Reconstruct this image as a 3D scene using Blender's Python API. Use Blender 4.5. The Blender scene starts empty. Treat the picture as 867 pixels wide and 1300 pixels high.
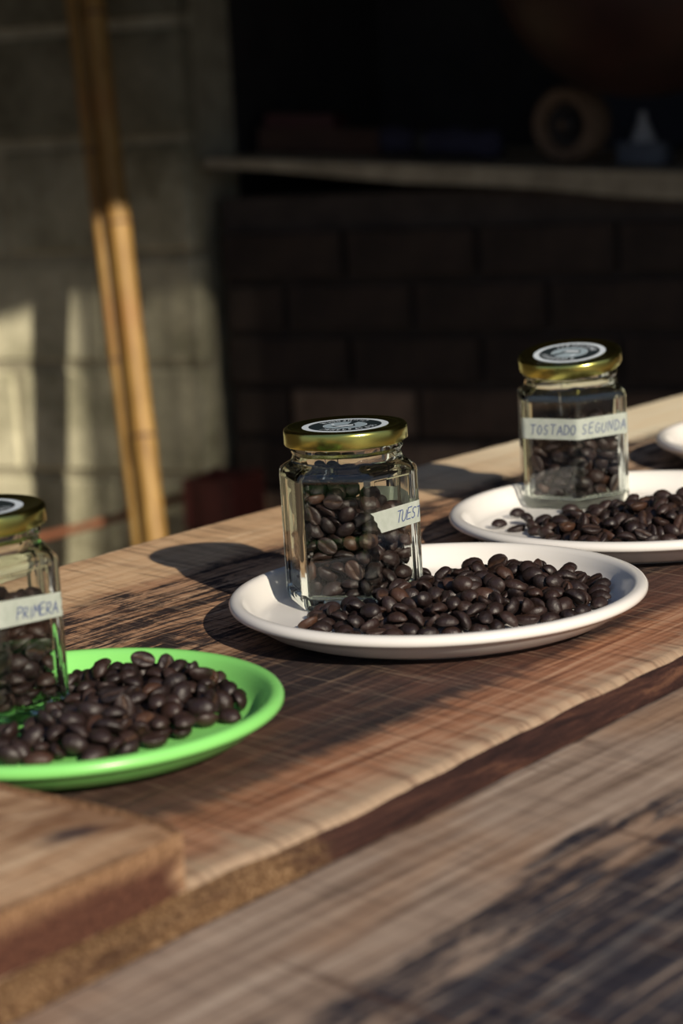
import bpy, bmesh, math, random
from mathutils import Vector, Matrix, Quaternion, noise
random.seed(7)
sc = bpy.context.scene
COL = sc.collection
T = 0.78                       # height of the table top above the floor

# ------------------------------------------------------------------ camera
CAM_F, CAM_P, CAM_R, CAM_H = 2708.8, 0.19003, 0.059618, 0.2624   # focal px, pitch, roll, height over the table
cam = bpy.data.cameras.new('camera'); cam_o = bpy.data.objects.new('camera', cam); COL.objects.link(cam_o)
cam.sensor_fit = 'VERTICAL'; cam.sensor_height = 36.0; cam.sensor_width = 24.0
cam.lens = CAM_F / 1300 * 36; cam.clip_start = .02; cam.clip_end = 200
R0, U0, F0 = Vector((1,0,0)), Vector((0,math.sin(CAM_P),math.cos(CAM_P))), Vector((0,math.cos(CAM_P),-math.sin(CAM_P)))
cr, sr = math.cos(CAM_R), math.sin(CAM_R)
RR, UU = R0*cr - U0*sr, R0*sr + U0*cr
cam_o.matrix_world = Matrix(((RR.x,UU.x,-F0.x,0),(RR.y,UU.y,-F0.y,0),(RR.z,UU.z,-F0.z,T+CAM_H),(0,0,0,1)))
cam.dof.use_dof = True; cam.dof.focus_distance = 1.10; cam.dof.aperture_fstop = 8.0
sc.camera = cam_o

# ------------------------------------------------------------------ view, world, sun
sc.view_settings.view_transform = 'Standard'; sc.view_settings.look = 'None'
sc.view_settings.exposure = 0.0; sc.view_settings.gamma = 1.0; sc.view_settings.use_curve_mapping = False
world = bpy.data.worlds.new('sky'); sc.world = world; world.use_nodes = True
wn = world.node_tree.nodes; wl = world.node_tree.links; wn.clear()
wo = wn.new('ShaderNodeOutputWorld'); wb = wn.new('ShaderNodeBackground'); wr = wn.new('ShaderNodeValToRGB')
wt = wn.new('ShaderNodeTexCoord'); ws = wn.new('ShaderNodeSeparateXYZ')
wl.new(wt.outputs['Generated'], ws.inputs[0]); wl.new(ws.outputs['Z'], wr.inputs[0]); wl.new(wr.outputs[0], wb.inputs[0]); wl.new(wb.outputs[0], wo.inputs[0])
wr.color_ramp.elements[0].position = 0.0; wr.color_ramp.elements[0].color = (.78,.86,1.0,1)
wr.color_ramp.elements[1].position = .8; wr.color_ramp.elements[1].color = (.36,.55,1.0,1)
wb.inputs[1].default_value = 0.36
sun = bpy.data.lights.new('sun', 'SUN'); sun.energy = 5.0; sun.color = (1.0,.88,.71); sun.angle = math.radians(.6)
sun_o = bpy.data.objects.new('sun', sun); COL.objects.link(sun_o); sun_o.location = (3,-5,4)
SH = Vector((-.47,.88,0)).normalized()            # direction the shadows fall in
EL = math.radians(27)
sun_o.rotation_euler = (Vector((SH.x*math.cos(EL), SH.y*math.cos(EL), -math.sin(EL)))).to_track_quat('-Z','Y').to_euler()
for k_, v_ in (('max_bounces',12),('transparent_max_bounces',32),('transmission_bounces',12),('glossy_bounces',6),('diffuse_bounces',4)):
    setattr(sc.cycles, k_, v_)

# ------------------------------------------------------------------ helpers
def unproj(px, py, z=0.0):
    """point on the level plane z (measured from the table top) seen at a pixel of the photo"""
    a = px-433.5; b = py-650
    x = a*cr - b*sr; y = a*sr + b*cr
    d = Vector((x/CAM_F, math.cos(CAM_P)-math.sin(CAM_P)*y/CAM_F, -math.sin(CAM_P)-math.cos(CAM_P)*y/CAM_F))
    return d*((z-CAM_H)/d.z) + Vector((0,0,T+CAM_H))
def at_depth(px, py, Y):
    a = px-433.5; b = py-650
    x = a*cr - b*sr; y = a*sr + b*cr
    d = Vector((x/CAM_F, math.cos(CAM_P)-math.sin(CAM_P)*y/CAM_F, -math.sin(CAM_P)-math.cos(CAM_P)*y/CAM_F))
    return d*(Y/d.y) + Vector((0,0,T+CAM_H))
def tag(o, label=None, cat=None, group=None, kind=None):
    if label: o['label'] = label
    if cat: o['category'] = cat
    if group: o['group'] = group
    if kind: o['kind'] = kind
    return o
def empty(name, loc, rz=0):
    o = bpy.data.objects.new(name, None); COL.objects.link(o); o.location = loc; o.rotation_euler = (0,0,rz); o.empty_display_size = .02
    return o
def link(name, me, parent=None, loc=None):
    o = bpy.data.objects.new(name, me); COL.objects.link(o)
    if parent is not None: o.parent = parent
    if loc is not None: o.location = loc
    return o
class MB:
    """collects geometry for one mesh"""
    def __init__(s): s.v=[]; s.f=[]; s.m=[]
    def add(s, vs, fs, mi=0):
        b=len(s.v); s.v += [tuple(v) for v in vs]; s.f += [tuple(i+b for i in f) for f in fs]; s.m += [mi]*len(fs) if isinstance(mi,int) else list(mi)
    def box(s, c, h, rot=None, mi=0, taper=0):
        M = rot if rot is not None else Matrix.Identity(3)
        vs=[Vector(c)+M@Vector((sx*h[0]*(1-taper*(sz>0)),sy*h[1]*(1-taper*(sz>0)),sz*h[2])) for sz in (-1,1) for sy in (-1,1) for sx in (-1,1)]
        s.add(vs,[(0,2,3,1),(4,5,7,6),(0,1,5,4),(2,6,7,3),(0,4,6,2),(1,3,7,5)],mi)
    def tube(s, pts, rad, n=12, cap=True, mi=0):
        pts=[Vector(p) for p in pts]; rr = rad if isinstance(rad,(list,tuple)) else [rad]*len(pts)
        vs=[];fs=[]; up=None
        for i,p in enumerate(pts):
            t=(pts[min(i+1,len(pts)-1)]-pts[max(i-1,0)]).normalized()
            if up is None: up = Vector((0,0,1)) if abs(t.z)<.9 else Vector((1,0,0))
            a=t.cross(up).normalized(); b=a.cross(t).normalized(); up=b
            for k in range(n):
                an=2*math.pi*k/n; vs.append(p+a*(rr[i]*math.cos(an))+b*(rr[i]*math.sin(an)))
        for i in range(len(pts)-1):
            for k in range(n):
                q=i*n+k; w=i*n+(k+1)%n; fs.append((q,w,w+n,q+n))
        if cap: fs.append(tuple(range(n-1,-1,-1))); fs.append(tuple((len(pts)-1)*n+k for k in range(n)))
        s.add(vs,fs,mi)
    def lathe(s, prof, n=96, c=(0,0,0), mi=0, close=False):
        vs=[];fs=[];idx=[]
        for r,z in prof:
            if r<1e-6: idx.append([len(vs)]*n); vs.append((c[0],c[1],c[2]+z))
            else:
                idx.append([len(vs)+k for k in range(n)])
                vs += [(c[0]+r*math.cos(2*math.pi*k/n),c[1]+r*math.sin(2*math.pi*k/n),c[2]+z) for k in range(n)]
        for i in range(len(prof)-1):
            for k in range(n):
                q=[idx[i][k],idx[i][(k+1)%n],idx[i+1][(k+1)%n],idx[i+1][k]]; u=[]
                for e in q:
                    if e not in u: u.append(e)
                if len(u)>2: fs.append(tuple(u))
        s.add(vs,fs,mi)
    def build(s, name, mats, parent=None, smooth=False, angle=None, loc=None, bevel=None):
        me=bpy.data.meshes.new(name); me.from_pydata(s.v,[],s.f)
        for m in (mats if isinstance(mats,(list,tuple)) else [mats]): me.materials.append(m)
        me.polygons.foreach_set('material_index', s.m)
        bm=bmesh.new(); bm.from_mesh(me)
        if bevel: bmesh.ops.bevel(bm,geom=[e for e in bm.edges if len(e.link_faces)==2 and e.calc_face_angle(0)>.6],offset=bevel,segments=2,affect='EDGES',clamp_overlap=True)
        bmesh.ops.recalc_face_normals(bm,faces=bm.faces); bm.to_mesh(me); bm.free()
        if smooth: me.shade_smooth()
        if angle is not None: me.shade_smooth(); me.set_sharp_from_angle(angle=math.radians(angle))
        return link(name,me,parent,loc)
# --- node helper
class NT:
    def __init__(s, name):
        s.mat=bpy.data.materials.new(name); s.mat.use_nodes=True; s.n=s.mat.node_tree.nodes; s.l=s.mat.node_tree.links; s.n.clear()
        s.out=s.n.new('ShaderNodeOutputMaterial')
    def node(s,t,**kw):
        n=s.n.new(t)
        for k,v in kw.items():
            if k.startswith('i_'):
                key=k[2:]; key=int(key) if key.isdigit() else key.replace('_',' ')
                s.put(n.inputs[key],v)
            else: setattr(n,k,v)
        return n
    def put(s,inp,v):
        if isinstance(v,bpy.types.NodeSocket): s.l.new(v,inp)
        elif isinstance(v,tuple) and len(v)==3 and inp.type=='RGBA': inp.default_value=(*v,1)
        else: inp.default_value=v
    def math(s,op,a,b=0.0,c=None,clamp=False):
        n=s.node('ShaderNodeMath',operation=op,use_clamp=clamp); s.put(n.inputs[0],a); s.put(n.inputs[1],b)
        if c is not None: s.put(n.inputs[2],c)
        return n.outputs[0]
    def mix(s,fac,a,b,mode='MIX'):
        n=s.node('ShaderNodeMix',data_type='RGBA',blend_type=mode); s.put(n.inputs[0],fac); s.put(n.inputs[6],a); s.put(n.inputs[7],b); return n.outputs[2]
    def ramp(s,v,stops):
        n=s.node('ShaderNodeValToRGB'); s.put(n.inputs[0],v); e=n.color_ramp.elements
        while len(e)<len(stops): e.new(.5)
        for i,(p,c) in enumerate(stops):
            e[i].position=p; e[i].color=(*c,1) if isinstance(c,tuple) else (c,c,c,1)
        return n.outputs[0]
    def step(s,v,a,b):
        n=s.node('ShaderNodeMapRange',interpolation_type='SMOOTHSTEP'); s.put(n.inputs[0],v); s.put(n.inputs[1],a); s.put(n.inputs[2],b); return n.outputs[0]
    def coord(s,kind='Object'): return s.node('ShaderNodeTexCoord').outputs[kind]
    def map(s,v,scale=(1,1,1),rot=(0,0,0),loc=(0,0,0)):
        n=s.node('ShaderNodeMapping'); s.put(n.inputs[0],v); n.inputs['Scale'].default_value=scale; n.inputs['Rotation'].default_value=rot; n.inputs['Location'].default_value=loc; return n.outputs[0]
    def noise(s,v,scale,detail=4,rough=.55,dist=0):
        n=s.node('ShaderNodeTexNoise'); s.put(n.inputs['Vector'],v); n.inputs['Scale'].default_value=scale; n.inputs['Detail'].default_value=detail; n.inputs['Roughness'].default_value=rough; n.inputs['Distortion'].default_value=dist; return n.outputs[0]
    def bump(s,h,strength=.5,dist=.001,normal=None):
        n=s.node('ShaderNodeBump'); s.put(n.inputs['Height'],h); n.inputs['Strength'].default_value=strength; n.inputs['Distance'].default_value=dist
        if normal is not None: s.put(n.inputs['Normal'],normal)
        return n.outputs[0]
    def bsdf(s,color,rough=.5,metal=0,normal=None,spec=.5,coat=0,**kw):
        n=s.node('ShaderNodeBsdfPrincipled'); s.put(n.inputs['Base Color'],color); s.put(n.inputs['Roughness'],rough); s.put(n.inputs['Metallic'],metal)
        s.put(n.inputs['Specular IOR Level'],spec); s.put(n.inputs['Coat Weight'],coat)
        if normal is not None: s.put(n.inputs['Normal'],normal)
        for k,v in kw.items(): s.put(n.inputs[k.replace('_',' ')],v)
        s.l.new(n.outputs[0],s.out.inputs[0]); return s.mat

# ------------------------------------------------------------------ materials
def simple(name,c,rough=.5,metal=0,spec=.5,coat=0):
    return NT(name).bsdf(c,rough,metal,spec=spec,coat=coat)
def mottled(name,c1,c2,scale=20,rough=.8,bump=.4,dist=.002,metal=0,stretch=(1,1,1)):
    t=NT(name); v=t.map(t.coord(),stretch); a=t.noise(v,scale,6,.65); b=t.noise(v,scale*5,4,.6)
    f=t.math('ADD',t.math('MULTIPLY',a,.7),t.math('MULTIPLY',b,.3))
    return t.bsdf(t.ramp(f,[(.35,c1),(.65,c2)]),rough,metal,t.bump(f,bump,dist))

def wood(name, kind):
    """weathered sawn plank; object X runs along the plank, Y across it from its front edge, Z up"""
    t=NT(name); co=t.coord(); sep=t.node('ShaderNodeSeparateXYZ'); t.put(sep.inputs[0],co); X,Y,Z=sep.outputs
    grain=t.noise(t.map(co,(2.0,55,55)),4,8,.66,.4)
    fine=t.noise(t.map(co,(14,300,300)),3,5,.65)
    broad=t.noise(t.map(co,(3.0,9,9)),1.6,5,.6)
    cross=t.map(co,(1,1,1),rot=(0,0,math.radians(7)))          # saw marks run across the grain
    saw=t.noise(t.map(cross,(420,14,60)),1,6,.7)
    saw2=t.noise(t.map(cross,(95,5,20)),1.2,6,.68)
    sawbig=t.noise(t.map(co,(10,10,10)),1.5,3,.5)
    patch=t.noise(t.map(co,(9,26,26)),2.2,8,.72,.5)
    scr=t.noise(t.map(co,(7,150,150)),2.0,7,.72,.2)
    flake=t.noise(t.map(co,(60,190,190)),1.5,6,.7)
    if kind=='rear':
        lightc=t.ramp(t.math('ADD',t.math('MULTIPLY',broad,.5),t.math('MULTIPLY',grain,.5)),[(.36,(.42,.25,.135)),(.5,(.62,.40,.225)),(.64,(.76,.54,.33))])
        lightc=t.mix(t.step(X,1.05,1.38),lightc,t.ramp(grain,[(.36,(.90,.72,.47)),(.64,(.98,.90,.68))]))
        midc=t.ramp(grain,[(.34,(.14,.052,.028)),(.5,(.33,.15,.08)),(.66,(.48,.29,.18))])
        darkc=t.ramp(grain,[(.35,(.013,.010,.012)),(.52,(.030,.021,.021)),(.68,(.085,.050,.036))])
        wob=t.math('MULTIPLY',t.math('SUBTRACT',t.noise(t.map(co,(2.2,5,5)),1.6,5,.6),.5),.06)
        yy=t.math('ADD',Y,wob)
        ragged=t.math('MULTIPLY',t.math('SUBTRACT',saw2,.5),.05)
        back=t.step(t.math('ADD',yy,ragged),.340,.362)                       # clean strip along the rear edge
        front=t.step(t.math('ADD',t.math('ADD',Y,t.math('MULTIPLY',ragged,.6)),t.math('MULTIPLY',wob,.35)),.062,.046)   # clean strip along the front edge
        worn=t.math('MULTIPLY',t.step(t.math('ADD',t.math('MULTIPLY',patch,.55),t.math('MULTIPLY',scr,.45)),.465,.53),t.step(Y,.15,.25))
        col=t.mix(worn,darkc,t.mix(.35,midc,lightc))
        scrl=t.math('MULTIPLY',t.step(scr,.56,.66),.55)
        col=t.mix(scrl,col,(.24,.165,.11))
        redd=t.mix(t.step(Y,.07,.13),t.ramp(grain,[(.35,(.045,.020,.016)),(.65,(.15,.065,.042))]),col)    # reddish edge of the dark band
        col=t.mix(t.step(broad,.62,.4),col,redd)
        pale=t.mix(t.step(t.math('ADD',Y,ragged),.030,.004),midc,(.42,.30,.20))
        col=t.mix(front,col,pale); col=t.mix(back,col,lightc)
    else:
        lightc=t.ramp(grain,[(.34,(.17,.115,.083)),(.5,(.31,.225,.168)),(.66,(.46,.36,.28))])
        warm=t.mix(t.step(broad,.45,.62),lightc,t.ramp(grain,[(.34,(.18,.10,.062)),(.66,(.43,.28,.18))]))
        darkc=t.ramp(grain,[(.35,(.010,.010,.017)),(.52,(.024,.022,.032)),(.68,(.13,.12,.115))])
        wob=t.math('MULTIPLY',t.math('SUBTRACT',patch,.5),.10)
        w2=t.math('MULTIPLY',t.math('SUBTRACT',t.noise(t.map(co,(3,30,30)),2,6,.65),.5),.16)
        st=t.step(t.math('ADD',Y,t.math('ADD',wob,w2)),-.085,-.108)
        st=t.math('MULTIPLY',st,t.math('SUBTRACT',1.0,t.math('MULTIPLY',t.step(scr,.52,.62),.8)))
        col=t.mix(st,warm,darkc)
    sel=t.step(sawbig,.40,.62); KS=1.0 if kind=='rear' else .45
    sawd=t.math('MULTIPLY',t.step(saw,.53,.62),t.math('MULTIPLY',t.math('ADD',.35,t.math('MULTIPLY',sel,.35)),KS))
    far_fade=t.math('SUBTRACT',1.0,t.math('MULTIPLY',t.math('MULTIPLY',t.step(X,1.0,1.35),t.step(Y,.33,.37)),.75))   # marks fade towards the far end of the rear strip
    sawd=t.math('MULTIPLY',sawd,far_fade)
    col=t.mix(sawd,col,t.mix(.80,col,(.020,.010,.008)))
    col=t.mix(t.math('MULTIPLY',t.step(saw2,.54,.66) if kind=='rear' else t.step(saw2,.585,.66),t.math('MULTIPLY',far_fade,.38 if kind=='rear' else .6)),col,(.055,.024,.016))
    col=t.mix(t.math('MULTIPLY',t.step(saw,.46,.36),.30),col,t.mix(.5,col,(.60,.45,.32)))
    col=t.mix(t.math('MULTIPLY',t.math('MULTIPLY',t.step(fine,.56,.68),.40*KS),far_fade),col,(.045,.022,.016))
    h=t.math('ADD',t.math('MULTIPLY',grain,.5),t.math('ADD',t.math('MULTIPLY',t.math('SUBTRACT',1.0,t.step(saw,.45,.65)),.5),t.math('MULTIPLY',flake,.6)))
    return t.bsdf(col,t.ramp(grain,[(.3,.60),(.7,.78)]),0,t.bump(h,.45,.0005),spec=.35)
M={}
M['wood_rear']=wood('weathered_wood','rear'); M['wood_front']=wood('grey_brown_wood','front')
def bark():
    t=NT('rough_edge'); co=t.coord(); sep=t.node('ShaderNodeSeparateXYZ'); t.put(sep.inputs[0],co)
    a=t.noise(t.map(co,(9,120,60)),1.5,7,.7,.6); b=t.noise(co,600,4,.65); c=t.noise(t.map(co,(7,1,1)),2,4,.6)
    fuzz=t.mix(t.math('MULTIPLY',t.step(a,.52,.64),.6),t.ramp(b,[(.36,(.07,.033,.015)),(.5,(.18,.10,.048)),(.64,(.36,.225,.12))]),(.04,.018,.012)); dk=t.ramp(a,[(.35,(.020,.010,.010)),(.52,(.060,.026,.020)),(.66,(.16,.075,.045))])
    k=t.math('ADD',t.math('MULTIPLY',c,.45),t.math('MULTIPLY',t.step(sep.outputs[0],.45,.85),.5))
    col=t.mix(t.step(t.math('ADD',k,t.math('MULTIPLY',a,.35)),.42,.56),fuzz,dk)
    return t.bsdf(col,.85,0,t.bump(t.math('ADD',a,b),1.0,.0022),spec=.2)
M['bark']=bark()
def board_mat():
    t=NT('board_wood'); co=t.coord(); sep=t.node('ShaderNodeSeparateXYZ'); t.put(sep.inputs[0],co); X,Y,Z=sep.outputs
    g=t.noise(t.map(co,(3,40,40)),3,7,.66,.5); b=t.noise(t.map(co,(6,14,14)),2,5,.6); fi=t.noise(t.map(co,(8,220,220)),3,4,.6); fz=t.noise(co,500,4,.65)
    cs=t.noise(t.map(co,(260,12,30)),1,5,.65)
    col=t.ramp(g,[(.36,(.23,.12,.06)),(.5,(.42,.26,.15)),(.64,(.60,.43,.28))]); col=t.mix(t.math('MULTIPLY',t.step(b,.5,.66),.8),col,(.17,.075,.035))
    col=t.mix(t.math('MULTIPLY',t.step(cs,.54,.66),.35),col,(.12,.06,.03))
    kn=t.node('ShaderNodeVectorMath',operation='DISTANCE'); t.put(kn.inputs[0],t.map(co,(1,2.2,1))); kn.inputs[1].default_value=(-.0274,.0318*2.2,.0225)
    col=t.mix(t.math('MULTIPLY',t.step(kn.outputs['Value'],.020,.004),.9),col,(.035,.022,.028))
    side=t.mix(t.step(t.math('ADD',Z,t.math('MULTIPLY',t.math('SUBTRACT',b,.5),.02)),.017,.009),t.ramp(fz,[(.38,(.13,.065,.03)),(.62,(.34,.20,.11))]),t.ramp(fz,[(.38,(.045,.016,.010)),(.62,(.12,.048,.028))]))
    edge=t.math('MAXIMUM',t.step(t.math('ADD',Y,t.math('MULTIPLY',t.math('SUBTRACT',g,.5),.004)),.0035,.0015),t.step(X,-.003,-.001))
    col=t.mix(edge,col,side)
    return t.bsdf(col,.7,0,t.bump(t.math('ADD',g,t.math('ADD',fi,t.math('MULTIPLY',fz,edge))),.7,.0011),spec=.3)
M['board']=board_mat()
def ceramic(name,c,rough):
    t=NT(name); co=t.coord(); a=t.noise(co,30,3,.5)
    return t.bsdf(c,t.ramp(a,[(.3,rough),(.7,rough+.06)]),0,t.bump(t.noise(co,60,2,.5),.04,.0005),spec=.5)
M['white']=ceramic('white_glaze',(.76,.74,.705),.12); M['green']=ceramic('green_plastic',(.24,.68,.17),.22)
def bean_mat():
    t=NT('roasted_bean'); at=t.node('ShaderNodeAttribute',attribute_name='tone').outputs['Fac']; oi=t.node('ShaderNodeObjectInfo').outputs['Random']
    r=t.math('FRACT',t.math('ADD',at,oi))
    co=t.coord(); n=t.noise(co,260,4,.6)
    c=t.ramp(r,[(.0,(.012,.0065,.006)),(.6,(.020,.010,.0085)),(.93,(.029,.014,.0105)),(1.0,(.060,.026,.014))])
    c=t.mix(t.step(n,.5,.75),c,t.mix(.5,c,(.05,.03,.025)))
    cr_=t.node('ShaderNodeAttribute',attribute_name='crease').outputs['Fac']
    c=t.mix(t.math('MULTIPLY',cr_,.35),c,(.16,.085,.045))
    return t.bsdf(c,t.ramp(n,[(.3,.38),(.7,.60)]),0,t.bump(n,.8,.0008),spec=.5)
M['bean']=bean_mat()
# glass: the flat panes let light straight through and mirror by Fresnel; corners, shoulder and base refract
def pane_mat():
    t=NT('pane_glass'); tr=t.node('ShaderNodeBsdfTransparent'); t.put(tr.inputs[0],(.985,.995,.985)); gl=t.node('ShaderNodeBsdfGlossy'); gl.inputs['Roughness'].default_value=.01
    fr=t.node('ShaderNodeFresnel'); bf=t.node('ShaderNodeNewGeometry').outputs['Backfacing']; t.put(fr.inputs[0],t.math('SUBTRACT',1.5,t.math('MULTIPLY',bf,1.5-1/1.5))); mx=t.node('ShaderNodeMixShader'); t.put(mx.inputs[0],fr.outputs[0])
    t.l.new(tr.outputs[0],mx.inputs[1]); t.l.new(gl.outputs[0],mx.inputs[2]); t.l.new(mx.outputs[0],t.out.inputs[0]); return t.mat
M['pane']=pane_mat()
def thick_mat():
    t=NT('thick_glass'); g=t.node('ShaderNodeBsdfGlass'); t.put(g.inputs['Color'],(.965,.99,.962)); g.inputs['Roughness'].default_value=0.0; g.inputs['IOR'].default_value=1.5
    t.l.new(g.outputs[0],t.out.inputs[0]); return t.mat
M['glass']=thick_mat()
M['gold']=NT('gold_lacquered_tin').bsdf((.54,.52,.14),.22,1.0)
M['sticker']=simple('sticker_paper',(.66,.74,.80),.35); M['print']=simple('black_print',(.02,.03,.035),.3); M['grey_print']=simple('grey_print',(.33,.42,.47),.35)
def tape_mat():
    t=NT('masking_tape'); co=t.coord(); n=t.noise(co,300,4,.6); b=t.noise(co,900,2,.5)
    d=t.node('ShaderNodeBsdfPrincipled'); t.put(d.inputs['Base Color'],t.ramp(n,[(.3,(.52,.58,.50)),(.7,(.64,.69,.62))])); d.inputs['Roughness'].default_value=.7
    t.put(d.inputs['Normal'],t.bump(b,.4,.0003)); tl=t.node('ShaderNodeBsdfTranslucent'); t.put(tl.inputs[0],(.55,.58,.48)); mx=t.node('ShaderNodeMixShader'); mx.inputs[0].default_value=.35
    t.l.new(d.outputs[0],mx.inputs[1]); t.l.new(tl.outputs[0],mx.inputs[2]); t.l.new(mx.outputs[0],t.out.inputs[0]); return t.mat
M['tape']=tape_mat(); M['ink']=simple('blue_ink',(.03,.06,.22),.5)

# ------------------------------------------------------------------ setting: floor, walls, roof
def fbox(name,x0,x1,y0,y1,z0,z1,m,kind='structure'):
    b=MB(); b.box(((x0+x1)/2,(y0+y1)/2,(z0+z1)/2),((x1-x0)/2,(y1-y0)/2,(z1-z0)/2)); return tag(b.build(name,m),kind=kind)
M['dirt']=mottled('packed_earth',(.10,.075,.05),(.22,.17,.12),3,.95,.5,.01)
def concrete():
    t=NT('concrete_block'); pos=t.node('ShaderNodeNewGeometry').outputs['Position']; sep=t.node('ShaderNodeSeparateXYZ'); t.put(sep.inputs[0],pos)
    a=t.noise(pos,7,6,.65); c=t.noise(pos,2.2,5,.6); g=t.noise(pos,60,4,.65)
    f=t.math('ADD',t.math('MULTIPLY',a,.5),t.math('ADD',t.math('MULTIPLY',c,.3),t.math('MULTIPLY',g,.2)))
    col=t.ramp(f,[(.40,(.20,.19,.12)),(.50,(.46,.44,.30)),(.60,(.70,.67,.48))])
    eave_shade=t.step(t.math('ADD',sep.outputs[2],t.math('MULTIPLY',t.math('SUBTRACT',c,.5),.5)),.72,1.15)      # eave shade painted into the upper wall colour
    col=t.mix(t.math('MULTIPLY',eave_shade,.68),col,(.05,.045,.032))
    return t.bsdf(col,.92,0,t.bump(t.math('ADD',a,g),.6,.005),spec=.2)
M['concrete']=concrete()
M['mortar']=mottled('mortar',(.24,.22,.15),(.48,.45,.32),14,.95,.5,.003)
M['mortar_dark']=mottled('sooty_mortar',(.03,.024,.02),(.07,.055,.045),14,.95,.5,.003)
M['plaster_dark']=mottled('dark_plaster',(.014,.013,.013),(.035,.032,.030),6,.95,.4,.003)  # one dark tone for the walls behind the counter
M['roofing']=mottled('roof_boards',(.05,.035,.025),(.10,.07,.05),8,.9,.4,.003)
fbox('floor',-7,7,-7,8,-.05,0,M['dirt'])
YAW=math.radians(-26); WD=Vector((math.cos(YAW),math.sin(YAW),0)); WN=Vector((math.sin(YAW),-math.cos(YAW),0))  # WN faces the camera
ROT=Matrix.Rotation(YAW,3,'Z')
def wpt(s,out,z,base): return base+WD*s+WN*out+Vector((0,0,z))
WB=Vector((-.42,3.85,0)); S_END=(.194+.0)/WD.x       # block wall ends where the counter begins
cm=MB(); 
b=MB(); b.box(wpt((-3.0+S_END-.012)/2,-.10,1.15,WB),((3.0+S_END-.012)/2,.094,1.15),ROT); wall=tag(b.build('wall_back_left',M['mortar']),kind='structure')
random.seed(11)
def brick_mesh(name,w,d,h,m,seed):
    rnd=random.Random(seed); bm=bmesh.new(); bmesh.ops.create_cube(bm,size=1)
    for v in bm.verts: v.co=Vector((v.co.x*w,v.co.y*d,v.co.z*h))
    bmesh.ops.bevel(bm,geom=list(bm.edges),offset=min(w,h)*.045,segments=1,affect='EDGES')
    for v in bm.verts: v.co+=Vector((rnd.uniform(-1,1),rnd.uniform(-1,1),rnd.uniform(-1,1)))*min(w,h)*.015
    me=bpy.data.meshes.new(name); bm.to_mesh(me); bm.free(); me.materials.append(m); me.shade_smooth(); me.set_sharp_from_angle(angle=.5); return me
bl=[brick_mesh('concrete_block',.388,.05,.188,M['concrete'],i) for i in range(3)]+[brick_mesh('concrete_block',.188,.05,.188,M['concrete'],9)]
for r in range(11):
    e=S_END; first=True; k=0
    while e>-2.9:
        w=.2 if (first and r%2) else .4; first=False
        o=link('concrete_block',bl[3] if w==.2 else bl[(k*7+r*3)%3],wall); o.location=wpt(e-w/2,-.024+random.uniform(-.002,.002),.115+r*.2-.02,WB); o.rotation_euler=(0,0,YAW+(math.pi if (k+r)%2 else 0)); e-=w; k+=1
# dark rear wall over the counter, roof; unseen side walls added to dim the background
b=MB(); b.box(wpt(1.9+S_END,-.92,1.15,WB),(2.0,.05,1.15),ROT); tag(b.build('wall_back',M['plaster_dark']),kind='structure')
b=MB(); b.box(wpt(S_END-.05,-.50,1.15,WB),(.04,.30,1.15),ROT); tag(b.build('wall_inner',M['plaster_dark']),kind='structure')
fbox('shade_wall_right',3.4,3.5,1.14,5,0,2.3,M['roofing'])
fbox('shade_wall_left',-2.3,-2.2,1.14,6,0,2.3,M['roofing'])
fbox('ceiling',-2.4,3.6,1.14,6.2,2.30,2.36,M['roofing'])
# unseen boards added at the roof edge to keep sun off the counter
M['plank_dark']=mottled('added_screen_boards',(.07,.045,.03),(.14,.09,.06),10,.85,.4,.002,stretch=(1,1,.15))
scr=tag(empty('added_sun_screen_1',(0,1.19,1.45)),kind='structure')
x=.975
while x<3.3:
    w = .023 if x<1.20 else .16; gap=.014 if x<1.20 else .0
    b=MB(); b.box((x+w/2,0 if w<.1 else .003*math.sin(x*9),.42),(w/2,.009,.43)); b.build('slat',M['plank_dark'],scr); x+=w+gap
b=MB(); b.box((2.15,.022,.80),(1.14,.011,.03)); b.build('rail',M['plank_dark'],scr)

# ------------------------------------------------------------------ brick counter with slab
CB=WB+WD*(S_END+.02)-WN*.05        # origin of the counter front
ctr=tag(empty('brick_counter',CB),'long dark brick counter with a pale cement slab, behind the table','counter')
inv=-CB
b=MB(); b.box(wpt(1.25,-.30,.42,Vector()),(1.25,.285,.42),ROT); b.build('core',M['mortar_dark'],ctr)
def brickmat(name,c1,c2): return mottled(name,c1,c2,16,.93,.6,.003)
BMs=[brickmat('sooty_brick',(.020,.015,.012),(.055,.038,.028)),brickmat('brown_brick',(.055,.038,.026),(.13,.085,.058)),brickmat('light_band_brick',(.12,.082,.056),(.27,.19,.13))]  # the last, lighter one paints a dim band of light on lower rows
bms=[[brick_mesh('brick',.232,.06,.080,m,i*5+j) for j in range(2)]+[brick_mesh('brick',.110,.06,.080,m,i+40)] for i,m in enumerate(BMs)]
for r in range(9):
    s=0.0; first=True; k=0
    while s<2.45:
        w=.122 if (first and r%2) else .244; first=False
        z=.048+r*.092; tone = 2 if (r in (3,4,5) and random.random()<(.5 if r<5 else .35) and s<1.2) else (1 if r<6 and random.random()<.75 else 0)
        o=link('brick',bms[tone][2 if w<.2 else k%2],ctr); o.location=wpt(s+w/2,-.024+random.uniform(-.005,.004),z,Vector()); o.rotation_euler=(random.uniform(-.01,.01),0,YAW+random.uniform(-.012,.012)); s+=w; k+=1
M['slab']=mottled('cement_slab',(.22,.19,.13),(.46,.41,.29),12,.9,.4,.003)
b=MB(); vs=[]
for i in range(21):
    s=-.005+i*2.52/20; zt=.958-.058*max(0,min(s/.85,1.0)); th=.016+.026*min(1,max(0,s/.85))
    for out in (.030+.004*math.sin(i*2.1),-.62):
        vs+= [wpt(s,out,zt-th+.003*math.sin(i*1.7),Vector()),wpt(s,out,zt,Vector())]
fs=[]
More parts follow.
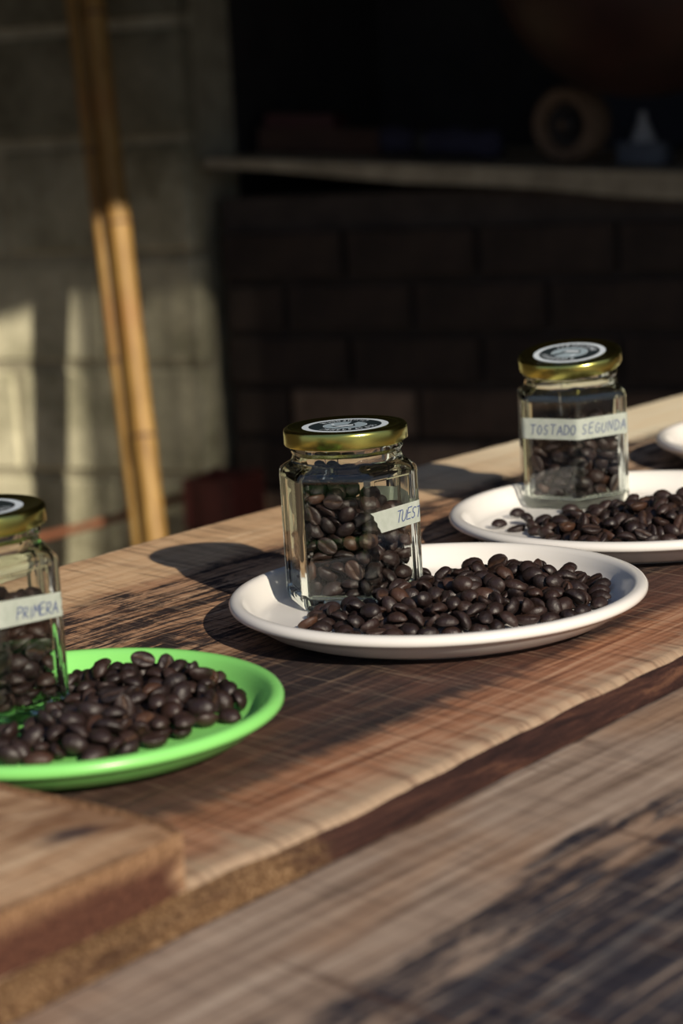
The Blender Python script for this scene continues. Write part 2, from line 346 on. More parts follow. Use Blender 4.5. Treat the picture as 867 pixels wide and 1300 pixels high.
for i in range(20):
    a=i*4; fs+=[(a,a+4,a+5,a+1),(a+2,a+3,a+7,a+6),(a+1,a+5,a+7,a+3),(a,a+2,a+6,a+4)]
fs+=[(0,1,3,2),(80,82,83,81)]
b.add(vs,fs); b.build('slab',M['slab'],ctr)
b=MB()
b.box(wpt(1.25,-.30,.862,Vector()),(1.25,.285,.022),ROT); b.build('mortar_bed',M['mortar_dark'],ctr)
def slabz(s): return .958-.058*max(0,min(s/.85,1.0))
def on_counter(px,back):     # spot on the slab seen at image column px, set back by `back` from the front edge
    best=None
    for i in range(240):
        s=i*.01-.05; P=wpt(s,-back,slabz(s),CB); v=P-cam_o.location
        c=433.5+CAM_F*v.dot(RR)/v.dot(F0)
        if best is None or abs(c-px)<best[0]: best=(abs(c-px),P,s)
    return best[1],best[2]
# things on the slab
M['dark_red']=mottled('dark_red_paint',(.045,.010,.009),(.075,.016,.014),12,.5,.2,.001)
M['drum_red']=mottled('dark_drum_paint',(.012,.003,.003),(.030,.006,.006),12,.5,.2,.001)  # darker red for the drum alone
M['navy']=mottled('navy_cloth',(.016,.015,.03),(.03,.03,.06),20,.9,.5,.003)
M['tan']=mottled('worn_tan_rubber',(.10,.065,.04),(.18,.12,.075),25,.8,.4,.002)
M['black']=simple('black_rubber',(.012,.011,.011),.6)
M['steel']=mottled('dull_blue_grey_metal',(.07,.08,.10),(.13,.15,.18),20,.5,.2,.001,metal=.3)
M['old_wood']=mottled('old_dark_timber',(.045,.022,.015),(.10,.05,.03),14,.85,.4,.002,stretch=(.2,1,1))
P,s=on_counter(470,.20)
rotv=Matrix.Rotation(YAW,3,'Z')@Matrix.Rotation(math.radians(3.9),3,'Y')
o=tag(empty('wooden_beam',P+Vector((0,0,.001))),'dark reddish timber beam lying along the back of the slab','timber')
b=MB(); b.box((0,0,.024),(.21,.035,.022),rotv); b.build('timber',M['old_wood'],o,bevel=.003)
b=MB(); b.box(rotv@Vector((-.13,0,.058))+Vector((0,0,.0)),(.07,.028,.012),rotv); b.build('batten',M['dark_red'],o,bevel=.002)
P,s=on_counter(560,.10)
o=tag(empty('rolled_cloth',P),'dark navy rolled cloth on the slab left of the wheel','cloth')
b=MB(); pts=[rotv@Vector((-.11+i*.022,0,.031))+Vector((0,0,.002*math.sin(i*1.3))) for i in range(11)]
b.tube(pts,[.024+.003*math.sin(i*2.3) for i in range(11)],14); b.build('cloth_roll',M['navy'],o,smooth=True)
b=MB(); b.tube([p+Vector((0,0,.0)) for p in pts[3:5]],[.029,.029],14); b.build('tie',M['black'],o,smooth=True)
# wheel
P,s=on_counter(725,.09)
o=tag(empty('trolley_wheel',P+Vector((0,0,.001))),'worn tan trolley wheel standing on the slab, dark hub facing the table','wheel')
ax=(Matrix.Rotation(math.radians(-38),3,'Z')@Vector((0,-1,0))).normalized(); c=Vector((0,0,.066)); RW=.064
RX=ax.to_track_quat('Z','Y').to_matrix()
def lathe_axis(prof,name,m,parent,cc,n=40,R=RX):
    b=MB(); b.lathe(prof,n); b.v=[tuple(Vector(cc)+R@Vector(v)) for v in b.v]; return b.build(name,m,parent,angle=40)
lathe_axis([(.040,-.028),(.056,-.030),(.063,-.022),(.0645,0),(.063,.022),(.056,.030),(.040,.028),(.037,.018),(.037,-.018),(.040,-.028)],'tyre',M['tan'],o,c)
h=lathe_axis([(0,-.010),(.037,-.012),(.037,.010),(.022,.008),(.018,.022),(.008,.024),(.008,.028),(0,.028)],'hub',M['black'],o,c)
lathe_axis([(0,.0285),(.006,.0285),(.006,.034),(0,.035)],'axle_nut',M['tan'],h,c)
# small funnel and metal plate
P,s=on_counter(822,.17)
o=tag(empty('steel_box',P+Vector((0,0,.0))),'flat blue grey metal box right of the tan wheel','box')
b=MB(); b.box(rotv@Vector((0,0,.017)),(.042,.03,.0165),rotv); b.build('box_body',M['steel'],o,bevel=.003)
b=MB(); b.box(rotv@Vector((0,0,.0352)),(.043,.031,.0022),rotv); b.build('box_lid',M['steel'],o,bevel=.001)
P2=P+rotv@Vector((-.005,0,.0374))
o=tag(empty('funnel',P2),'small pale grey funnel upended on the metal box','funnel')
b=MB(); b.lathe([(.0215,0),(.0225,.003),(.008,.036),(.0055,.05),(.0045,.05),(.0065,.035),(.021,.003),(.0215,0)],32); b.build('cone',simple('pale_plastic',(.42,.44,.46),.4),o,angle=40)
# big dark red drum hanging at the upper right
Pd=at_depth(815,-75,3.35)
o=tag(empty('hanging_drum',Pd),'large rounded dark red drum hanging above the slab','drum')
b=MB(); R_=.235; prof=[(0,-R_)]+[(R_*math.sin(a),-R_*math.cos(a)) for a in [math.pi*i/28 for i in range(1,17)]]+[(R_*.93,.07),(R_*.93,.30),(0,.30)]
b.lathe(prof,56); b.build('drum_body',M['drum_red'],o,angle=40)
b=MB(); b.lathe([(R_*.985,-.012),(R_*1.03,-.008),(R_*1.03,.008),(R_*.985,.012)],56); b.build('hoop',M['black'],o,angle=40)
b=MB(); b.tube([Vector((0,0,.299)),Vector((0,0,2.30-Pd.z))],.008,10); b.build('hanger_rod',M['black'],o,smooth=True)
# blue grey board leaning on the rear wall
sB=.55
o=tag(empty('blue_board',wpt(sB,-.70,slabz(sB),CB)),'dim blue grey panel leaning at the back of the slab','panel')
Rb=Matrix.Rotation(YAW,3,'Z')@Matrix.Rotation(math.radians(-5),3,'X')
b=MB(); b.box(Rb@Vector((0,0,.30)),(.11,.008,.30),Rb); b.build('panel_sheet',mottled('blue_grey_paint',(.02,.025,.035),(.035,.04,.06),8,.8,.2,.001),o,bevel=.002)
b=MB(); b.box(Rb@Vector((0,-.011,.58)),(.11,.004,.02),Rb); b.build('panel_edge',M['old_wood'],o)

# dark red crate and rusty rod at the foot of the wall
cp=at_depth(286,640,3.53)
o=tag(empty('wooden_crate',(cp.x,cp.y,0),YAW),'dark red slatted crate standing behind the table edge','crate')
top=at_depth(286,600,3.53).z
for (cx,cy) in ((-.035,-.045),(.035,-.045),(-.035,.045),(.035,.045)):
    b=MB(); b.box((cx,cy,top/2),(.008,.008,top/2)); b.build('corner_post',M['dark_red'],o)
n=5; hh=top/n
for i in range(n):
    for sy in (-1,1):
        b=MB(); b.box((0,sy*.0565,hh*(i+.5)),(.046,.0034,hh/2-.004)); b.build('slat',M['dark_red'],o,bevel=.001)
        b=MB(); b.box((sy*.0465,0,hh*(i+.5)),(.0034,.05,hh/2-.004)); b.build('slat',M['dark_red'],o,bevel=.001)
b=MB(); b.box((0,0,top*.55),(.04,.05,.004)); b.build('crate_floor',M['dark_red'],o)
M['rust']=mottled('rust',(.16,.055,.025),(.33,.125,.06),30,.85,.5,.001)
A=at_depth(45,685,3.62); B=at_depth(236,631,3.58); d=(B-A)
ground=A-d*((A.z-.012)/d.z)
o=tag(empty('rusty_rod',ground),'long rusty iron rod slanting low behind the bamboo poles','rod')
b=MB(); L=(B-ground); b.tube([L*(i/30)+Vector((0,0,.002*math.sin(i*1.1))) for i in range(31)],.0075,10)
for i in range(200):
    p=L*(i/200); 
b.build('rod',M['rust'],o,smooth=True)
b=MB(); b.tube([L,L+Vector((.02,.0,-.002))],.0075,10); b.build('bent_tip',M['rust'],o,smooth=True)
# bamboo poles
def bamboo_mat():
    t=NT('dry_bamboo'); co=t.coord(); a=t.noise(t.map(co,(30,30,1.2)),2,5,.6); b_=t.noise(co,5,3,.6)
    c=t.ramp(a,[(.3,(.24,.13,.035)),(.6,(.40,.24,.07)),(.8,(.47,.31,.11))]); c=t.mix(t.step(b_,.5,.7),c,(.33,.17,.05))
    return t.bsdf(c,.5,0,t.bump(a,.25,.001),spec=.4)
M['bamboo']=bamboo_mat(); M['bamboo_node']=simple('bamboo_node',(.12,.06,.03),.6)
def bamboo(name,p0,d0,p1,d1,rad,node_px,label):
    A=at_depth(*p0,d0); B=at_depth(*p1,d1); d=(A-B).normalized()
    foot=A+d*((0.004-A.z)/d.z); topz=1.62; L=(topz-foot.z)/d.z
    o=tag(empty(name,foot),label,'bamboo pole','bamboo poles leaning by the block wall')
    # where the node seen in the photo lies along the pole
    dn=min((abs((lambda v:650-(-v.dot(UU)/v.dot(F0)*CAM_F)*-1)(foot+d*q-cam_o.location)-node_px),q) for q in [i*.005 for i in range(int(L/.005))])[1]
    step=.36; off=dn%step
    n=0; q=off-step
    while q<L:
        a=max(q,0.0); e=min(q+step,L)
        if e-a>.01:
            b=MB(); m=9; pts=[];rr=[]
            for i in range(m):
                u=i/(m-1); pts.append(d*(a+.002+(e-a-.004)*u)); rr.append(rad*(1.0+.07*max(0,1-u*14)+.07*max(0,1-(1-u)*14)))
            b.tube(pts,rr,20); b.build('internode',M['bamboo'],o,angle=40)
            b=MB(); b.tube([d*(e-.0035),d*(e-.0015),d*(e+.0015),d*(e+.0035)],[rad*1.05,rad*1.13,rad*1.13,rad*1.05],20); b.build('node_ring',M['bamboo_node'],o,angle=40)
        q+=step
    return o
bamboo('bamboo_pole',(118,0),3.70,(197,680),3.45,.0188,553,'thicker right-hand bamboo pole leaning before the concrete block wall')
bamboo('bamboo_pole',(92,0),3.73,(176,680),3.48,.0125,194,'thinner left-hand bamboo pole leaning before the concrete block wall')

# ------------------------------------------------------------------ table
ANG=math.radians(50.1); U=Vector((math.cos(ANG),math.sin(ANG),0)); V=Vector((-math.sin(ANG),math.cos(ANG),0))
tbl=tag(empty('plank_table',V*.494+Vector((0,0,0)),ANG),'weathered rough-sawn plank table with dark stains, carrying the plates','table')
# table local: X along planks, Y across (0 = joint edge of the rear plank), Z up from the floor
def plank(name,y0,y1,ztop,th,mat,x0,x1,front_bevel,edge_rough,seed):
    """sawn plank with uneven long edges; the front edge is a sloping waney face of its own material"""
    n=int((x1-x0)/.006); vs=[];fs=[];mi=[]
    rows=None
    for i in range(n+1):
        x=x0+(x1-x0)*i/n
        nf=noise.noise(Vector((x*9,seed,0)))*.0035+noise.noise(Vector((x*45,seed,3)))*.0014+noise.noise(Vector((x*210,seed,3)))*.0006
        nb=(noise.noise(Vector((x*7,seed+5,0)))*.003+noise.noise(Vector((x*60,seed,9)))*.0012+noise.noise(Vector((x*260,seed,9)))*.0011)*edge_rough
        sl=.018*(x-.45) if y0>-.2 else 0.0; sb=.018*(x-.45) if (y1<0 and y1>-.1) else 0.0
        fb=front_bevel*(1+.45*noise.noise(Vector((x*6,seed+8,1)))+.25*noise.noise(Vector((x*30,seed,5))))
        zt=ztop+.0
        dz=noise.noise(Vector((x*40,seed+2,7)))*.0012
        sl=sl if y0>-.05 else 0.0
        ys=[y0+fb+nf+sl, y0+fb+nf+.003+sl, y0+fb+nf+.006+sl, y0+.5*(y1-y0), y1-.007+nb+sb, y1-.004+nb+sb, y1+nb+sb, y1+nb-.002+sb, y0+.004+sl, y0+.25*nf+sl, y0+fb*.45+nf*.6+sl]
        zs=[zt-.0022, zt-.0002, zt, zt, zt, zt-.0002, zt-.003, zt-th, zt-th, zt-.013+dz*.5, zt-.006+dz]
        vs += [(x,ys[k],zs[k]) for k in range(11)]
    for i in range(n):
        for k in range(11):
            a=i*11+k; c=i*11+(k+1)%11; fs.append((a,c,c+11,a+11)); mi.append(1 if k in (9,10) and front_bevel>.004 else 0)
    fs.append(tuple(range(11))[::-1]); mi.append(0); fs.append(tuple(n*11+k for k in range(11))); mi.append(0)
    b=MB(); b.add(vs,fs,mi); o=b.build(name,[mat,M['bark']],tbl,angle=50)
    return o
plank('plank',-.010,.440,T,.042,M['wood_rear'],-.55,2.1,.010,1.0,2.0)
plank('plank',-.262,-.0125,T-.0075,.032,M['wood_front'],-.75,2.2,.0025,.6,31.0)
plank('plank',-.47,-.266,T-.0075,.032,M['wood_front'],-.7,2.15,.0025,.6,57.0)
for x in (-.35,.75,1.85):
    b=MB(); b.box((x,-.015,T-.064),(.035,.44,.0175)); b.build('cross_rail',M['wood_front'],tbl,bevel=.002)
for x in (-.35,1.85):
    for y in (-.40,.37):
        b=MB(); b.box((x,y,(T-.0815)/2),(.035,.035,(T-.0815)/2)); b.build('leg',M['wood_front'],tbl,bevel=.003)
# thick short board lying at the lower left
cor=unproj(245,1046,.0225); uu=(cor-V*.494); xb=cor.dot(U)
bo=tag(empty('thick_board',U*xb+V*.4905+Vector((0,0,T)),ANG),'thick short wooden board lying on the table before the green plate','board')
b=MB(); bm_=None
n=40; vs=[];fs=[]
hx,hy,hz=.46,.25,.0225
b.box((-hx/2,hy/2,hz/2),(hx/2,hy/2,hz/2))
ob=b.build('board_body',M['board'],bo); me=ob.data
bm=bmesh.new(); bm.from_mesh(me); bmesh.ops.subdivide_edges(bm,edges=bm.edges,cuts=14,use_grid_fill=True)
for v in bm.verts:
    c=v.co; ex=max(0,1-(-c.x)/.010); ey=max(0,1-c.y/.006)
    if c.z>hz-.001: c.z-=.0035*ex**2+.002*ey**2
    c.x += .0022*noise.noise(Vector((c.y*30,c.z*60,1))) - .004*ex*ey
    c.y += .0012*noise.noise(Vector((c.x*30,c.z*60,4))) + .003*ex*ey
    if c.z<.001: c.z=0
bm.to_mesh(me); bm.free(); me.shade_smooth(); me.set_sharp_from_angle(angle=math.radians(40))

# ------------------------------------------------------------------ plates
FLOOR=.0065
JARS={1:(-.1606,.913,math.radians(21)),2:(.0045,1.0905,math.radians(-44.8)),3:(.1478,1.3236,math.radians(-1.7))}
PL={1:(-.121,.880,.092,.018),2:(.0462,1.0547,.106,.019),3:(.1763,1.237,.113,.019)}
def plate(name,cx,cy,r,h,mat,label,group=None):
    o=tag(empty(name,(cx,cy,T)),label,'plate',group)
    prof=[(0,FLOOR),(r*.60,FLOOR),(r*.82,FLOOR),(r*.85,FLOOR+.0003),(r*.87,FLOOR+.0014),(r*.89,FLOOR+.0036),(r*.908,FLOOR+.0066),(r*.925,h-.0022),(r*.94,h-.0006),(r*.955,h),(r*.975,h-.0001),(r*.99,h-.0008),(r,h-.0024),(r*.998,h-.0042),(r*.988,h-.0052),(r*.97,h-.0055),(r*.93,h-.0085),(r*.86,h-.0135),(r*.80,.0030),(r*.72,.0022)]
    b=MB(); b.lathe(prof+[(r*.66,.0024),(0,.0030)],128); b.build('dish',mat,o,smooth=True)
    b=MB(); b.lathe([(r*.715,.0026),(r*.71,.0003),(r*.70,0),(r*.68,0),(r*.675,.0003),(r*.67,.0026)],128); b.build('foot_ring',mat,o,smooth=True)
    return o
plate('plate',*PL[1],M['green'],'bright green plastic plate at the left, half out of the picture')
plate('plate',*PL[2],M['white'],'white plate in the middle, under the middle jar')
plate('plate',*PL[3],M['white'],'white plate under the rear jar, behind the middle white plate')
e4=unproj(848,566,.016); e4.z=T
plate('plate',e4.x+.099,e4.y+.015,.104,.019,M['white'],'white plate only just seen at the right edge of the picture')

# ------------------------------------------------------------------ jars
RJ=.0375; RC=.0040
def hexloop(R,rc,z,na=6,nf=4):
    """rounded hexagon, corner k at direction (sin 60k, -cos 60k); returns points and corner flags"""
    pts=[];fl=[]
    for k in range(6):
        a=math.radians(60*k-90); c=Vector((math.cos(a),math.sin(a)))*(R-rc*1.1547)
        arc=[c+Vector((math.cos(a+math.radians(-30+60*i/na)),math.sin(a+math.radians(-30+60*i/na))))*rc for i in range(na+1)]
        a2=math.radians(60*(k+1)-90); c2=Vector((math.cos(a2),math.sin(a2)))*(R-rc*1.1547); nx=c2+Vector((math.cos(a2-math.radians(30)),math.sin(a2-math.radians(30))))*rc
        for i in range(na): pts.append(arc[i]); fl.append('c')
        for t_ in (0,.07,.5,.93): 
            pts.append(arc[na].lerp(nx,t_)); fl.append('p' if t_ in (.07,.5) else 'c')
    return [(p.x,p.y,z) for p in pts],fl
N_=len(hexloop(RJ,RC,0)[0])
def ring(R,z,blend=1.0,RH=RJ):
    """blend 1 = circle of radius R, 0 = hexagon of circumradius R"""
    hx_,_=hexloop(RJ if blend>0 else R,RC if blend>0 else RC*min(1,R/RJ),z)
    if blend==0: return hx_
    out=[]
    for (x,y,_) in hx_:
        l=math.hypot(x,y); cx,cy=x/l*R,y/l*R; f=RH/RJ
        out.append((cx*blend+x*f*(1-blend),cy*blend+y*f*(1-blend),z))
    return out
W_=.0026
outer=[ring(RJ*.72,.0012,0),ring(RJ*.80,.0002,0),ring(RJ*.93,0,0),ring(RJ*.975,.0010,0),ring(RJ*.995,.0030,0),ring(RJ,.0058,0),ring(RJ,.0070,0),ring(RJ,.0665,0),ring(RJ,.0675,0),
       ring(RJ*.994,.0695,0),ring(RJ*.975,.0709,0),ring(RJ*.945,.0717,0),ring(.0310,.0730,.45,RJ*.93),ring(.0295,.0746,.85,RJ*.85),ring(.0288,.0762,1),ring(.0283,.0785,1),ring(.0292,.0797,1),ring(.0298,.0808,1),ring(.0292,.0820,1),ring(.0288,.083,1),ring(.0288,.0895,1),ring(.0280,.0905,1)]
inner=[ring(.0266,.0905,1),ring(.0262,.0895,1),ring(.0262,.0768,1),ring(.0266,.0735,1),ring(.0285,.0715,.8,RJ*.85),ring(RJ*.875,.0702,0),ring(RJ*.905,.0692,0),ring(RJ*.917,.0675,0),ring(RJ*.917,.0667,0),ring(RJ*.917,.0085,0),ring(RJ*.917,.0076,0),ring(RJ*.90,.0066,0),ring(RJ*.84,.0056,0),ring(RJ*.55,.0056,0)]
FL_=hexloop(RJ,RC,0)[1]
def jar_mesh():
    b=MB(); loops=outer+inner; vs=[p for l in loops for p in l]; fs=[];mi=[]
    for i in range(len(loops)-1):
        for k in range(N_):
            a=i*N_+k;c=i*N_+(k+1)%N_
            body=(i==6) or (i==len(outer)+8)
            fs.append((a,c,c+N_,a+N_)); mi.append(1 if body and FL_[k]=='p' else 0)
    fs.append(tuple(range(N_))[::-1]); mi.append(0); fs.append(tuple((len(loops)-1)*N_+k for k in range(N_))); mi.append(0)
    b.add(vs,fs,mi); return b
out2,_=hexloop(RJ+.00025,RC+.00025,0); out2=[Vector(p) for p in out2]
cum=[0]; 
for i in range(len(out2)): cum.append(cum[-1]+(out2[(i+1)%len(out2)]-out2[i]).length)
PER=cum[-1]; FACE=PER/6; S0=(cum[3])  # s=0 at the middle of corner 0
def on_jar(s,z,off=0.0):
    s=(s+S0)%PER
    i=0
    while cum[i+1]<s: i+=1
    a=out2[i];c=out2[(i+1)%len(out2)]; p=a.lerp(c,(s-cum[i])/(cum[i+1]-cum[i])); n=Vector((c.y-a.y,-(c.x-a.x),0)).normalized()
    return Vector((p.x,p.y,z))+n*off
STROKES={'P':[[(0,0),(.08,1)],[(.05,.98),(.5,1),(.62,.82),(.5,.58),(.06,.5)]],'R':[[(0,0),(.08,1)],[(.05,.98),(.5,1),(.6,.8),(.45,.56),(.06,.5),(.62,0)]],
 'I':[[(.15,0),(.2,1)]],'M':[[(0,0),(.12,1),(.36,.35),(.62,1),(.72,0)]],'E':[[(.6,1),(.08,.98),(0,0),(.55,.02)],[(.05,.52),(.48,.55)]],'A':[[(0,0),(.35,1),(.62,0)],[(.12,.38),(.58,.4)]],
 'T':[[(-.05,.98),(.65,1.0)],[(.32,1),(.25,0)]],'U':[[(.02,1),(0,.3),(.18,0),(.42,.05),(.55,.4),(.6,1)]],'S':[[(.56,.92),(.3,1),(.08,.85),(.12,.6),(.42,.42),(.46,.15),(.25,0),(0,.1)]],
 'O':[[(.3,1),(.05,.75),(.03,.3),(.25,0),(.5,.15),(.58,.6),(.42,.95),(.3,1)]],'D':[[(.04,0),(.08,1),(.45,.88),(.62,.5),(.45,.12),(.02,0)]],'G':[[(.55,.85),(.3,1),(.06,.7),(.05,.25),(.28,0),(.52,.2),(.55,.48),(.32,.46)]],'N':[[(0,0),(.06,1),(.5,.05),(.6,1)]]}
def text_on_jar(b,txt,s0,zf,pitch,size,slant=.12,width=.00048):
    x=0
    rnd=random.Random(len(txt)*7+int(s0*1e4))
    for ch in txt:
        if ch==' ': x+=pitch*.7; continue
        jz=rnd.uniform(-.0003,.0003); js=rnd.uniform(.9,1.05)
        for st in STROKES[ch]:
            # dense points
            P=[]
            for a,c in zip(st,st[1:]):
                for q in range(4): P.append((a[0]+(c[0]-a[0])*q/4,a[1]+(c[1]-a[1])*q/4))
            P.append(st[-1]); pts=[]
            for (u,v) in P:
                ss=s0+x+(u*.92+slant*v)*size*js; pts.append((ss,zf(ss)+v*size*js+jz))
            vs=[];fs=[]
            for i,(a,z) in enumerate(pts):
                p=pts[max(i-1,0)];q=pts[min(i+1,len(pts)-1)]; t_=Vector((q[0]-p[0],q[1]-p[1])); t_.normalize(); nn=Vector((-t_.y,t_.x))*width/2
                vs += [on_jar(a+nn.x,z+nn.y,.00022),on_jar(a-nn.x,z-nn.y,.00022)]
            for i in range(len(pts)-1): fs.append((2*i,2*i+1,2*i+3,2*i+2))
            b.add(vs,fs)
        x+=pitch if ch!='I' else pitch*.6
def tape_on_jar(name,s0,s1,zb,zt,parent,tear0=.0,tear1=0.0,label=None):
    n=int((s1-s0)/.0009); m=6; vs=[];fs=[]
    for i in range(n+1):
        u=i/n
        for j in range(m+1):
            v=j/m; s=s0+(s1-s0)*u+tear0*(1-v)*max(0,1-u*6)+tear1*(1-v)*max(0,1-(1-u)*6)
            if i==0: s+=.0005*math.sin(v*17)
            if i==n: s+=.0007*math.sin(v*13)
            z=zb(s)+(zt(s)-zb(s))*v; vs.append(on_jar(s,z))
    for i in range(n):
        for j in range(m):
            a=i*(m+1)+j; fs.append((a,a+m+1,a+m+2,a+1))
    b=MB(); b.add(vs,fs); o=b.build(name,M['tape'],parent,angle=60)
    return o
def sticker(parent,z,rot):
    b=MB(); c=cmath_=None
    def disc(r0,r1,zz,mi,a0=0,a1=2*math.pi,n=72):
        vs=[];fs=[]
        for i in range(n+1):
            a=a0+(a1-a0)*i/n
            vs+=[(r0*math.cos(a),r0*math.sin(a),zz),(r1*math.cos(a),r1*math.sin(a),zz)]
        for i in range(n): fs.append((2*i,2*i+1,2*i+3,2*i+2))
        b.add(vs,fs,mi)
    disc(0,.0225,z,0); disc(.0115,.0190,z+.00005,1); disc(0,.0112,z+.00005,2)
    # ring lettering too small to read: short pale strokes in two arcs
    rnd=random.Random(5)
    for (a0,n) in ((math.radians(28),9),(math.radians(205),11)):
        for i in range(n):
            a=a0+i*math.radians(11.5); R1=.0134; R2=.0172
            for (u,v,w,q) in rnd.sample([(-.4,0,-.4,1),(.4,0,.4,1),(-.4,1,.4,1),(-.4,0,.4,0),(-.4,.5,.4,.5),(-.4,0,.4,1)],3):
                p=[]
                for (x,y) in ((u,v),(w,q)):
                    rr=R1+(R2-R1)*y; aa=a-x*.11; p.append(Vector((rr*math.cos(aa),rr*math.sin(aa),z+.0001)))
                d=(p[1]-p[0]).normalized(); nn=Vector((-d.y,d.x,0))*.00028
                b.add([p[0]+nn,p[0]-nn,p[1]-nn,p[1]+nn],[(0,1,2,3)],0)
    # dark cup-like emblem with a wedge in the middle
    zz=z+.0001
    b.add([(-.0075,.001,zz),(.0055,.001,zz),(.0035,-.0062,zz),(-.005,-.0062,zz)],[(0,1,2,3)],1)
    b.add([(-.0062,-.0005,zz+.00004),(.0042,-.0005,zz+.00004),(.003,-.0045,zz+.00004),(-.0045,-.0045,zz+.00004)],[(0,1,2,3)],0)
    b.add([(.002,.0015,zz),(.0045,.0015,zz),(.0125,.0095,zz),(.0090,.0125,zz)],[(0,1,2,3)],1)
    b.add([(-.006,.003,zz),(-.0045,.003,zz),(-.0035,.0085,zz),(-.005,.0085,zz)],[(0,1,2,3)],0)
    ca,sa=math.cos(rot),math.sin(rot); b.v=[(x*ca-y*sa,x*sa+y*ca,zz_) for x,y,zz_ in b.v]
    return b.build('sticker',[M['sticker'],M['print'],M['grey_print']],parent)
def make_jar(idx,label,lid_tilt=(0,0),srot=0,lift=0):
    jx,jy,yaw=JARS[idx]
    o=tag(empty('glass_jar',(jx,jy,T+FLOOR),yaw),label,'jar','six-sided glass jars with gold lids')
    g=jar_mesh().build('glass_body',[M['glass'],M['pane']],o,angle=35)
    for p in g.data.polygons:
        if p.material_index==1: p.use_smooth=False
    b=MB(); RL=.0321
    prof=[(.0296,.0838),(.0306,.0832),(RL-.0003,.0833),(RL,.0840),(RL,.0900),(RL-.0002,.0912),(RL-.0012,.0921),(RL-.0026,.0923),(RL-.0045,.0919),(RL-.0060,.0915),(0,.0915),(0,.0911),(.0306,.0908),(.0311,.0895),(.0311,.085),(.0302,.0843),(.0296,.0838)]
    prof=[(r,z-.0915) for r,z in prof]
    b.lathe(prof,120)
    # four twist lugs pressed into the lower rim
    lid=b.build('lid',M['gold'],o,angle=45); lid.location=(0,0,.0915+lift); lid.rotation_euler=(lid_tilt[0],lid_tilt[1],-yaw)
    for v in lid.data.vertices:
        if v.co.z<-.0070:
            a=math.atan2(v.co.y,v.co.x); k=max(0,math.cos(2*a+.6)) ; v.co.z+= .0010*k**6
    sticker(lid,.00012,srot)
    return o
j1=make_jar(1,'glass jar of beans on the green plate, cut by the left picture edge',srot=.6)
j2=make_jar(2,'glass jar of beans on the middle white plate, tape lettered TUEST',srot=.3)
j3=make_jar(3,'rearmost glass jar of beans with tilted lid, tape lettered TOSTADO SEGUNDA',lid_tilt=(math.radians(8),math.radians(-3.2)),srot=2.6,lift=.0022)
# tapes: s is measured round the jar, corner k lies at s = k*FACE
c1=FACE
def lin(a,za,c,zc): return lambda s: za+(zc-za)*(s-a)/(c-a)
t1=tape_on_jar('tape_label',FACE*-.95,FACE*.995,lin(0,.0455,FACE,.0430),lin(0,.0572,FACE,.0537),j1)
b=MB(); text_on_jar(b,'PRIMERA',FACE*.26,lin(0,.0476,FACE,.0450),.0037,.0052); text_on_jar(b,'TOSTADO',FACE*-.80,lin(0,.0476,FACE,.0450),.0041,.0055); b.build('ink_lettering',M['ink'],t1)
t2=tape_on_jar('tape_label',FACE*1.02,FACE*3.35,lin(FACE,.0398,2*FACE,.0408),lin(FACE,.0512,2*FACE,.0522),j2,tear0=.0065)
b=MB(); text_on_jar(b,'TUEST',FACE*1.50,lin(FACE,.0428,2*FACE,.0438),.0037,.0060,slant=.25); text_on_jar(b,'MA',FACE*2.75,lin(FACE,.043,2*FACE,.043),.0042,.0055); b.build('ink_lettering',M['ink'],t2)
t3=tape_on_jar('tape_label',FACE*-1.05,FACE*1.20,lambda s:.0443,lambda s:.0572,j3)
b=MB(); text_on_jar(b,'TOSTADO',FACE*-.85,lambda s:.0473,.0045,.0062); text_on_jar(b,'SEGUNDA',FACE*.08,lambda s:.0473,.0048,.0064); b.build('ink_lettering',M['ink'],t3)
# back-side tape on the front jar's far faces is not seen

# ------------------------------------------------------------------ coffee beans
def bean_geo(nu=18,nv=10,seed=0,tone=0.0):
    a,b_,top,bot=.0058,.0043,.0040,.0013
    rnd=random.Random(seed); sx=rnd.uniform(.94,1.06); skew=rnd.uniform(-.12,.12); vs=[];cr_=[];fs=[]
    def pt(th,ph):   # ph from -90..90
        x=a*sx*math.cos(ph)*math.cos(th); y=b_*math.cos(ph)*math.sin(th); z=(top if ph>0 else bot)*math.sin(ph)
        y*=1-skew*(x/a); c=0
        yc=.0006*math.sin(x/a*2.6)
        if ph<0:
            g=math.exp(-((y-yc)/.00062)**2)*(1-(x/(a*sx))**4)
            z+= .0017*g; c=g
        else: z+=noise.noise(Vector((x*330,y*700,seed)))*.00038+noise.noise(Vector((x*120,y*120,seed+9)))*.0003
        return (x,y,z+.0002),c
    # poles lie on the x axis so that the crease runs cleanly
    rows=[]
    for i in range(nv+1):
        u=-1+2*i/nv; al=math.asin(max(-1,min(1,math.sin(u*math.pi/2))))
        row=[]
        for k in range(nu):
            be=2*math.pi*k/nu
            X=math.sin(al); r=math.cos(al); Y=r*math.cos(be); Z=r*math.sin(be)
            ph=math.asin(max(-1,min(1,Z))); th=math.atan2(Y,X) if abs(math.cos(ph))>1e-6 else 0
            p,c=pt(th,ph); row.append((p,c))
            if i in (0,nv): break
        rows.append(row)
    idx=[]
    for row in rows:
        idx.append([]); 
        for p,c in row: idx[-1].append(len(vs)); vs.append(p); cr_.append(c)
    for i in range(nv):
        for k in range(nu):
            A=idx[i];B=idx[i+1]
            if len(A)==1: fs.append((A[0],B[(k+1)%nu],B[k]))
            elif len(B)==1: fs.append((A[k],A[(k+1)%nu],B[0]))
            else: fs.append((A[k],A[(k+1)%nu],B[(k+1)%nu],B[k]))
    return vs,fs,cr_
GEO=[bean_geo(22,12,s) for s in range(4)]
GEO_LO=[bean_geo(14,8,s) for s in range(4)]
def attr(me,name,vals):
    at=me.attributes.new(name,'FLOAT','POINT'); at.data.foreach_set('value',vals)
bmesh_list=[]
